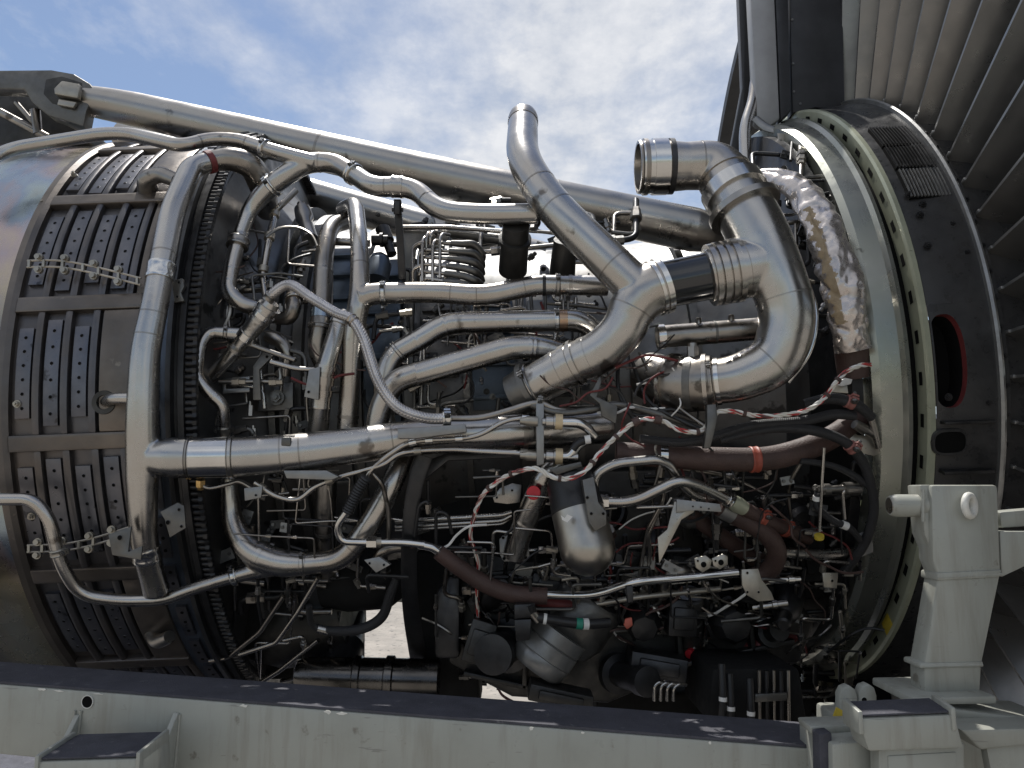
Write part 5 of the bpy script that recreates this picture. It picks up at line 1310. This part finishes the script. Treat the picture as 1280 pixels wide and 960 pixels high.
for x, y, w, h, Y in ((690, 730, 26, 12, 1.98), (850, 770, 18, 22, 1.96), (940, 740, 20, 14, 1.96), (820, 830, 34, 14, 1.95), (600, 800, 16, 26, 1.95), (700, 868, 40, 10, 1.9), (900, 660, 26, 18, 2.0), (1010, 700, 16, 24, 1.98), (780, 700, 22, 14, 1.98)):
    p = W(x, y, Y); g = G(); a = rc.uniform(-0.3, 0.3); ex = Vector((math.cos(a), rc.uniform(-.2, .2), math.sin(a))) * rr(p, w); ez = Vector((-math.sin(a), 0, math.cos(a))) * rr(p, h)
    g.box(p, ex, Vector((0, 0.04, 0)), ez); g.box(p - Vector((0, 0.042, 0)), ex * 0.7, Vector((0, 0.01, 0)), ez * 0.6)
    g.build('control_box', rc.choice(['cast', 'darkmetal', 'void']), gb, bevel=0.004)
for x0, y0, x1, y1 in ((570, 720, 690, 712), (580, 840, 700, 866), (760, 700, 900, 712), (850, 830, 990, 800), (660, 720, 655, 860), (840, 700, 850, 830), (930, 720, 940, 820)):
    a = W(x0, y0, 2.01); b = W(x1, y1, 2.01); g = G(); d = (b - a); u = d.cross(Vector((0, 1, 0))).normalized()
    g.box((a + b) / 2, d / 2, Vector((0, 0.022, 0)), u * 0.006); g.build('gearbox_rib', 'cast', gb, bevel=0.003)
# hoses low on the left and right
o, pa = pipe('black_hose', [(386, 757, 0.90, 4), (392, 782, 0.90, 4.5), (420, 789, 0.90, 6), (455, 785, 0.89, 6.5), (478, 770, 0.88, 6.5), (488, 742, 0.87, 6), (496, 722, 0.86, 5)], 'loom', E, seg=14, smooth=True, label='black ribbed hose hooking across the gap onto the ground')
collar(o, pa, 404, 786, 14, 1.05, 'steel', 'hose_end')
pipe('drain_tube', [(398, 722, 0.90, 3), (372, 766, 0.90, 3), (346, 803, 0.90, 3), (300, 818, 0.89, 3)], 'steel', E, seg=10, label='thin tube slanting down in the shade at lower left')
pipe('drain_tube', [(355, 745, 0.88, 3), (325, 790, 0.88, 3), (285, 822, 0.88, 3), (262, 826, 0.88, 3)], 'dull', E, seg=10)
pipe('drain_tube', [(398, 800, 0.88, 3), (350, 838, 0.88, 3), (318, 858, 0.88, 3)], 'steel', E, seg=10)
for x, y in ((902, 850), (912, 862), (937, 868)):
    o, pa = pipe('black_hose', [(x, y - 20, 1.76, 4.5), (x + 2, y + 20, 1.75, 4.5), (x, y + 60, 1.75, 4.5)], 'black', E, seg=12, label=None)
    collar(o, pa, x + 2, y + 24, 5, 1.12, 'white', 'white_band')
for i in range(4):
    pipe('bent_tube', [(818 + i * 8, 876, 1.80, 2), (818 + i * 8, 858 + i, 1.79, 2), (824 + i * 8, 852 + i, 1.79, 2), (834 + i * 8, 856, 1.80, 2)], 'steel', E, seg=8)

# ---- small lines, fittings and brackets filling the shaded lower half and the core surface
rng = random.Random(21)
def scatter_line(x0, x1, y0, y1, k0, k1, mts, rad, n):
    for _ in range(n):
        x = rng.uniform(x0, x1); y = rng.uniform(y0, y1); k = rng.uniform(k0, k1)
        pts = [(x, y, k, rng.choice(rad))]
        horiz = rng.random() < 0.5
        for s in range(rng.randint(2, 4)):
            L = rng.uniform(14, 60)
            if horiz: x += L * rng.choice((1, 1, -1)); y += rng.uniform(-6, 6)
            else: y += L * rng.choice((1, -1)); x += rng.uniform(-6, 6)
            horiz = not horiz if rng.random() < 0.75 else horiz
            x = min(max(x, x0 - 15), x1 + 15); y = min(max(y, y0 - 12), y1 + 12)
            pts.append((x, y, k, pts[0][3]))
        if any(430 < q[0] < 525 and 742 < q[1] < 835 for q in pts): continue
        ok = all(math.hypot(pts[i][0] - pts[i + 1][0], pts[i][1] - pts[i + 1][1]) > 4 for i in range(len(pts) - 1))
        if not ok: continue
        mt = rng.choice(mts)
        o, pa = pipe('fluid_line', pts, mt, E, seg=8, fil=3.5, n=5)
        for q in range(rng.randint(0, 2)):
            t = rng.uniform(0.1, 0.9) * pa.len; p, d, r = pa.at(t)
            g = G(); g.lathe(p, d, [(-r * 3, r * 1.1), (-r * 2.9, r * 1.9), (0, r * 1.9), (0.0001, r * 1.5), (r * 2.6, r * 1.5), (r * 2.7, r)], 6)
            g.build('union_nut', rng.choice(['steel', 'castgrey', 'plate', 'dull']), o)
scatter_line(470, 760, 375, 520, 0.64, 0.70, ['dull', 'steel', 'darkmetal', 'castgrey'], (1.6, 2.2, 2.8), 44)
scatter_line(500, 760, 290, 380, 0.63, 0.68, ['dull', 'steel', 'darkmetal'], (1.6, 2.2, 2.8), 12)
scatter_line(265, 400, 300, 600, 0.70, 0.77, ['dull', 'darkmetal', 'steel', 'castgrey'], (1.6, 2.2, 3), 30)
scatter_line(270, 500, 600, 830, 0.76, 0.84, ['darkmetal', 'black', 'dull'], (2, 3, 4), 24)
scatter_line(570, 900, 700, 870, 0.80, 0.90, ['darkmetal', 'black', 'black', 'dull', 'steel', 'castgrey'], (2, 2.6, 3.6), 80)
scatter_line(880, 1060, 590, 860, 0.78, 0.88, ['darkmetal', 'black', 'black', 'dull'], (2, 2.6, 3.6), 34)
scatter_line(780, 900, 590, 720, 0.78, 0.84, ['darkmetal', 'black', 'dull'], (2, 3), 14)
scatter_line(955, 1035, 185, 415, 0.79, 0.84, ['darkmetal', 'black', 'dull'], (2, 3), 30)
scatter_line(460, 780, 262, 310, 0.64, 0.72, ['dull', 'darkmetal', 'castgrey'], (2.2, 3, 4), 18)
scatter_line(560, 1060, 600, 870, 0.86, 0.93, ['steel', 'dull', 'black', 'black', 'plate', 'castgrey'], (1.2, 1.6, 2.2), 70)
scatter_line(300, 520, 600, 840, 0.84, 0.90, ['steel', 'dull', 'black', 'black'], (1.2, 1.6, 2.2), 24)
def wires(x0, x1, y0, y1, k0, k1, n):
    for _ in range(n):
        x = rng.uniform(x0, x1); y = rng.uniform(y0, y1); k = rng.uniform(k0, k1); a = rng.uniform(0, 6.28); pts = []
        for s in range(5):
            pts.append((x, y, k + rng.uniform(-0.01, 0.01), rng.choice((1.0, 1.3, 1.7))))
            a += rng.uniform(-0.8, 0.8); x += 22 * math.cos(a); y += 16 * math.sin(a)
        if any(430 < q[0] < 525 and 742 < q[1] < 835 for q in pts): continue
        r_ = pts[0][3]; pipe('wire', [(q[0], q[1], q[2], r_) for q in pts], rng.choice(['black', 'black', 'white', 'dull', 'brown', 'redsleeve']), E, seg=6, smooth=True, n=5)
wires(560, 1070, 600, 870, 0.86, 0.92, 60); wires(480, 780, 380, 520, 0.62, 0.74, 24); wires(270, 400, 300, 600, 0.72, 0.8, 16); wires(740, 900, 440, 560, 0.86, 0.93, 20)
def scatter_fit(x0, x1, y0, y1, k0, k1, n):
    for _ in range(n):
        x = rng.uniform(x0, x1); y = rng.uniform(y0, y1); k = rng.uniform(k0, k1); p = W(x, y, k)
        if 430 < x < 525 and 742 < y < 835: continue
        c = rng.random()
        if c < 0.45:
            d = Vector((rng.uniform(-1, 1), rng.uniform(-0.5, 0.2), rng.uniform(-1, 1))).normalized(); r = rng.uniform(0.004, 0.009)
            g = G(); g.lathe(p, d, [(0, r), (r * 1.2, r), (r * 1.25, r * 1.5), (r * 2.6, r * 1.5), (r * 2.65, r * 0.9), (r * 4.5, r * 0.9)], 8)
            g.build('connector', rng.choice(['castgrey', 'dull', 'steel', 'darkmetal']), E)
        elif c < 0.75:
            a = rng.uniform(-0.5, 0.5); w = rng.uniform(0.008, 0.022); h = rng.uniform(0.006, 0.016)
            ex = Vector((math.cos(a), 0, math.sin(a))); ez = Vector((-math.sin(a), 0, math.cos(a)))
            g = G(); g.box(p, ex * w, Vector((0, 0.003, 0)), ez * h)
            for sx in (-0.6, 0.6): g.hexrod(p + ex * w * sx, p + ex * w * sx + Vector((0, -0.008, 0)), 0.004, 1)
            g.build('clip_plate', [rng.choice(['castgrey', 'cast', 'darkmetal', 'galv']), 'castgrey'], E)
        else:
            bolt(E, p, Vector((rng.uniform(-.6, .6), -1, rng.uniform(-.6, .6))).normalized(), rng.uniform(0.004, 0.006), 0.012, rng.choice(['cast', 'castgrey']))
scatter_fit(470, 760, 380, 520, 0.56, 0.66, 60)
scatter_fit(500, 760, 290, 380, 0.61, 0.66, 16)
scatter_fit(460, 780, 268, 310, 0.64, 0.70, 26)
scatter_fit(265, 400, 320, 600, 0.68, 0.73, 24)
scatter_fit(280, 500, 600, 830, 0.74, 0.82, 22)
scatter_fit(570, 900, 700, 880, 0.80, 0.90, 95)
scatter_fit(880, 1070, 590, 860, 0.76, 0.88, 64)
scatter_fit(520, 640, 600, 700, 0.62, 0.70, 10)
scatter_fit(960, 1045, 180, 420, 0.79, 0.84, 34)

# ================================================================== the stand
S = thing('engine_stand', 'grey-green painted steel transport stand with dark anti-slip rail top', 'stand', (0.0, 1.5, 0.0))
PL = W(-90, 848, 1.56); PR = W(1030, 937, 1.36)
rd = (PR - PL).normalized(); rn = Vector((-rd.y, rd.x, 0)).normalized()   # away from camera
ru = rd.cross(rn); ru = ru if ru.z > 0 else -ru
RH, RW = 0.125, 0.145
def rail(base, name, length_l, length_r, lab):
    a = base - rd * length_l; b = base + rd * ((PR - PL).length + length_r)
    c = (a + b) / 2 + rn * RW / 2 - ru * RH / 2
    g = G(); g.box(c, (b - a) / 2, rn * RW / 2, ru * RH / 2)
    o = g.build(name, 'stand', S, lab, bevel=0.006)
    g = G(); g.box((a + b) / 2 + rn * RW / 2 + ru * 0.0022, (b - a) / 2 * 0.999, rn * (RW / 2 - 0.003), ru * 0.002)
    g.build('anti_slip_top', 'grip', o, bevel=0.0)
    return o
r1 = rail(PL, 'rail', 0.9, 0.0, 'near rail of the stand')
r2 = rail(PL + rn * 2.25 + Vector((0, 0, -0.01)), 'rail', 0.9, 0.6, 'far rail of the stand in shade')
# hole in the rail face
p = W(110, 877, 1.52); p = p + rn * ((PL - p).dot(rn)) - rn * 0.001
g = G(); g.lathe(p, -rn, [(-0.001, 0.0118), (0.0015, 0.0118), (0.0015, 0.0105), (-0.003, 0.010)], 28, 0, False)
g.rod(p + rn * 0.0005, p - rn * 0.0006, 0.0104, 24, 1); g.build('drain_hole', ['chip', 'hole'], r1)
# chipped paint along the top edge
rg = random.Random(5)
for x in (72, 96, 150, 345, 452, 470, 700, 760, 905):
    f = (x + 90) / 1120; p = PL + rd * (f * (PR - PL).length) - ru * 0.0035 - rn * 0.0006
    w_ = rg.uniform(0.003, 0.012); h_ = rg.uniform(0.001, 0.0028); m_ = 9
    poly = [p + rd * w_ * math.cos(6.283 * i / m_) * rg.uniform(0.5, 1.2) + ru * h_ * math.sin(6.283 * i / m_) * rg.uniform(0.4, 1.5) for i in range(m_)]
    g = G(); g.prism(poly, rn * 0.001); g.build('paint_chip', 'chip', r1, smooth=False)
# steps and gussets
def gusset(x0, y0, x1, y1, Yf):
    a = W(x0, y0, 1.5); a = a + rn * ((PL - a).dot(rn))
    g = G()
    out = -rn * 0.11
    pts = [a, a - ru * 0.012, a + out - ru * 0.15, a - ru * 0.15]
    g.prism([q - rd * 0.005 for q in [a + out * 0.04, a + out * 0.95 - ru * 0.13, a + out * 0.95 - ru * 0.16, a - ru * 0.16, a]], rd * 0.010)
    g.build('gusset', 'stand', S, bevel=0.0015)
gusset(88, 897, 0, 0, 0); gusset(222, 890, 0, 0, 0)
def saddle(poly_front, Y, depth_, name, lab=None):
    """step: cheeks, front plate and a dark pad sunk between the cheeks"""
    (x0, y0), (x1, y1), (x2, y2), (x3, y3) = poly_front
    A, B, C, D = W(x0, y0, Y), W(x1, y1, Y), W(x2, y2, Y), W(x3, y3, Y)
    back = Vector((0, depth_, 0))
    g = G(); g.prism([A, B, C, D], back); body = g.build(name, 'stand', S, lab, bevel=0.005)
    ex = (B - A).normalized(); up = Vector((0, 0, 1))
    for q, sgn in ((A, 1), (B, -1)):
        g = G(); w = 0.007
        g.prism([q - Vector((0, 0.003, 0)) - up * 0.022, q - Vector((0, 0.003, 0)) + up * 0.010, q + back * 0.95 + up * 0.016, q + back - up * 0.022], ex * sgn * w)
        g.build('cheek', 'stand', body, bevel=0.002)
    g = G(); g.prism([A + ex * 0.008 + up * 0.0015 + Vector((0, 0.002, 0)), B - ex * 0.008 + up * 0.0015 + Vector((0, 0.002, 0)), B - ex * 0.008 + up * 0.007 + back, A + ex * 0.008 + up * 0.007 + back], up * 0.003)
    g.build('anti_slip_pad', 'grip', body, bevel=0.001)
    return body
saddle([(44, 952), (176, 948), (178, 1040), (46, 1040)], 1.33, 0.11, 'step', 'left step with a dark anti-slip pad')
sd = saddle([(1072, 898), (1194, 893), (1206, 936), (1086, 940)], 1.20, 0.055, 'step', 'right step with a dark anti-slip pad')
plate('step_post', [(1098, 935), (1206, 929), (1206, 1030), (1100, 1030)], 1.215, 0.03, 'stand', S, bevel=0.003)
plate('step_recess', [(1110, 945), (1196, 940), (1196, 1030), (1112, 1030)], 1.213, 0.01, 'stand', sd, bevel=0.002)
# end block of the rail and ledge to the right
plate('end_block', [(1040, 930), (1098, 926), (1100, 1020), (1042, 1020)], 1.26, 0.14, 'stand', S, bevel=0.004)
plate('end_shim', [(1024, 918), (1040, 916), (1041, 1020), (1026, 1020)], 1.275, 0.03, 'grip', S, bevel=0.002)
plate('end_cap_plate', [(1012, 908), (1082, 906), (1084, 916), (1014, 918)], 1.31, 0.055, 'stand', S, bevel=0.003)
plate('side_ledge', [(1200, 912), (1310, 910), (1310, 930), (1226, 938)], 1.24, 0.12, 'stand', S, bevel=0.004)
plate('side_ledge', [(1232, 930), (1310, 926), (1310, 1020), (1250, 1020)], 1.25, 0.02, 'stand', S, bevel=0.003)
plate('rail_extension', [(1060, 905), (1330, 902), (1330, 1020), (1060, 1020)], 1.45, 0.15, 'stand', S, bevel=0.006)
# lug pair
for x, dy in ((1050, 0), (1074, -2)):
    pl = [(x, 930), (x, 868 + dy), (x + 4, 860 + dy), (x + 12, 857 + dy), (x + 19, 862 + dy), (x + 22, 872 + dy), (x + 22, 930)]
    plate('lug', pl, 1.42, 0.022, 'stand', S, bevel=0.003, holes=((x + 6, 877 + dy, 4.5),))
# post
post = plate('post', [(1164, 606), (1248, 606), (1252, 716), (1228, 832), (1226, 872), (1156, 873), (1155, 832), (1174, 720), (1166, 700)], 1.335, 0.05, 'stand', S, bevel=0.006, label='leaning support post with a pivot pin and lifting eye')
plate('post_collar', [(1172, 716), (1253, 712), (1250, 722), (1172, 726)], 1.332, 0.056, 'stand', post, bevel=0.003)
plate('post_collar', [(1150, 829), (1230, 827), (1229, 834), (1150, 836)], 1.332, 0.056, 'stand', post, bevel=0.003)
plate('side_plate', [(1150, 606), (1165, 606), (1170, 700), (1156, 668)], 1.345, 0.045, 'stand', post, bevel=0.003)
plate('base_plate', [(1140, 872), (1246, 870), (1246, 880), (1140, 882)], 1.30, 0.14, 'stand', post, bevel=0.003)
plate('base_pad', [(1176, 884), (1290, 898), (1290, 908), (1178, 898)], 1.30, 0.14, 'stand', S, bevel=0.003)
p = W(1160, 632, 1.36); q = W(1110, 632, 1.36); r = rr(p, 14)
g = G(); g.lathe(p, q - p, [(0, r), (0.055, r), (0.062, r * 0.92), (0.066, r * 0.8)], 28); pin = g.build('pivot_pin', 'stand', post)
g = G(); g.lathe(q + (p - q).normalized() * 0.0045, q - p, [(0, r * 0.78), (0.003, r * 0.7)], 20); g.build('worn_end', 'dull', pin)
c = W(1212, 632, 1.325); g = G(); n1, n2 = 28, 10; vs = []; fs = []
tilt = Matrix.Rotation(R_(35), 3, 'Z')
for i in range(n1):
    a = 2 * math.pi * i / n1
    for j in range(n2):
        b = 2 * math.pi * j / n2
        v = Vector(((0.0155 + 0.0062 * math.cos(b)) * math.cos(a), 0.0062 * math.sin(b), (0.0165 + 0.0062 * math.cos(b)) * math.sin(a)))
        vs.append(c + tilt @ v)
for i in range(n1):
    for j in range(n2):
        fs.append((i * n2 + j, ((i + 1) % n1) * n2 + j, ((i + 1) % n1) * n2 + (j + 1) % n2, i * n2 + (j + 1) % n2))
g.add(vs, fs); g.build('lifting_eye', 'chip', post)
plate('side_arm', [(1250, 640), (1320, 634), (1320, 656), (1252, 660)], 1.36, 0.05, 'stand', S, bevel=0.003)
plate('side_arm', [(1250, 664), (1320, 664), (1320, 690), (1252, 722)], 1.34, 0.06, 'stand', S, bevel=0.003)
def bead(parent, pts, r=0.0028):
    sm = []; L_ = 0
    for a, b in zip(pts[:-1], pts[1:]):
        n_ = max(3, int((b - a).length / 0.004))
        for i in range(n_):
            q = a.lerp(b, i / n_); sm.append((q, r * (0.8 + 0.4 * rg.random()), L_ + i * 0.004))
        L_ += (b - a).length
    sm.append((pts[-1], r, L_)); g = G(); g.sweep(sm, 8); g.build('weld_bead', 'stand', parent)
bead(post, [W(1155, 833, 1.334), W(1228, 831, 1.334)]); bead(post, [W(1172, 722, 1.334), W(1252, 718, 1.334)]); bead(post, [W(1150, 872, 1.333), W(1236, 871, 1.333)], 0.004)
bead(sd, [W(1086, 940, 1.199), W(1206, 935, 1.199)]); bead(post, [W(1154, 612, 1.34), W(1154, 652, 1.34)], 0.003)
for gx in (88, 222):
    q = W(gx, 892, 1.5); q = q + rn * ((PL - q).dot(rn)) - rn * 0.001
    for sgn in (-1, 1): bead(r1, [q + rd * 0.006 * sgn, q + rd * 0.006 * sgn - ru * 0.10], 0.003)
# legs down to the apron and cross members
for base in (PL, PL + rn * 2.25):
    for f in (-0.4, 0.55, 1.62):
        c = base + rd * f + rn * RW / 2
        g = G(); top = c.z - RH; h = top / 2
        g.box(Vector((c.x, c.y, h)), Vector((0.05, 0, 0)), Vector((0, 0.05, 0)), Vector((0, 0, h)))
        g.box(Vector((c.x, c.y, 0.01)), Vector((0.12, 0, 0)), Vector((0, 0.12, 0)), Vector((0, 0, 0.01)))
        g.build('leg', 'stand', S, bevel=0.004)
for f in (-0.4, 1.62):
    a = PL + rd * f + rn * RW - ru * RH * 0.5; b = PL + rn * 2.25 + rd * f - ru * RH * 0.5
    g = G(); g.box((a + b) / 2 - Vector((0, 0, 0.5)), (b - a) / 2, rd * 0.05, Vector((0, 0, 0.05))); g.build('cross_member', 'stand', S, bevel=0.004)

a = PL + rd * 2.04 + rn * RW; b = PL + rn * 2.25 + rd * 2.04  # beam added between the rails to block ground bounce under the ring
g = G(); g.box((a + b) / 2 - Vector((0, 0, 0.26)), (b - a) / 2 * 0.999, rd * 0.17, Vector((0, 0, 0.05))); g.build('shade_beam', 'darkmetal', S, bevel=0.004)
# dark deck added low under the engine to block light bounced off the apron
a = PL + rn * RW * 0.5 + rd * 0.55; b = PL + rn * 2.25 + rd * 0.55
g = G(); c = (a + b) / 2; g.box(Vector((c.x, c.y, 0.40)), rd * 1.9, rn * 1.13, Vector((0, 0, 0.02))); g.build('shade_deck', 'grip', S, bevel=0.004)
# ---- yellow tag by the lugs
T = plate('warning_tag', [(1040, 900), (1046, 884), (1053, 888), (1053, 912), (1037, 912)], 1.385, 0.003, 'yellow', None, bevel=0.0)
T['label'] = 'small yellow tag wedged behind the twin lugs of the stand'; T['category'] = 'tag'
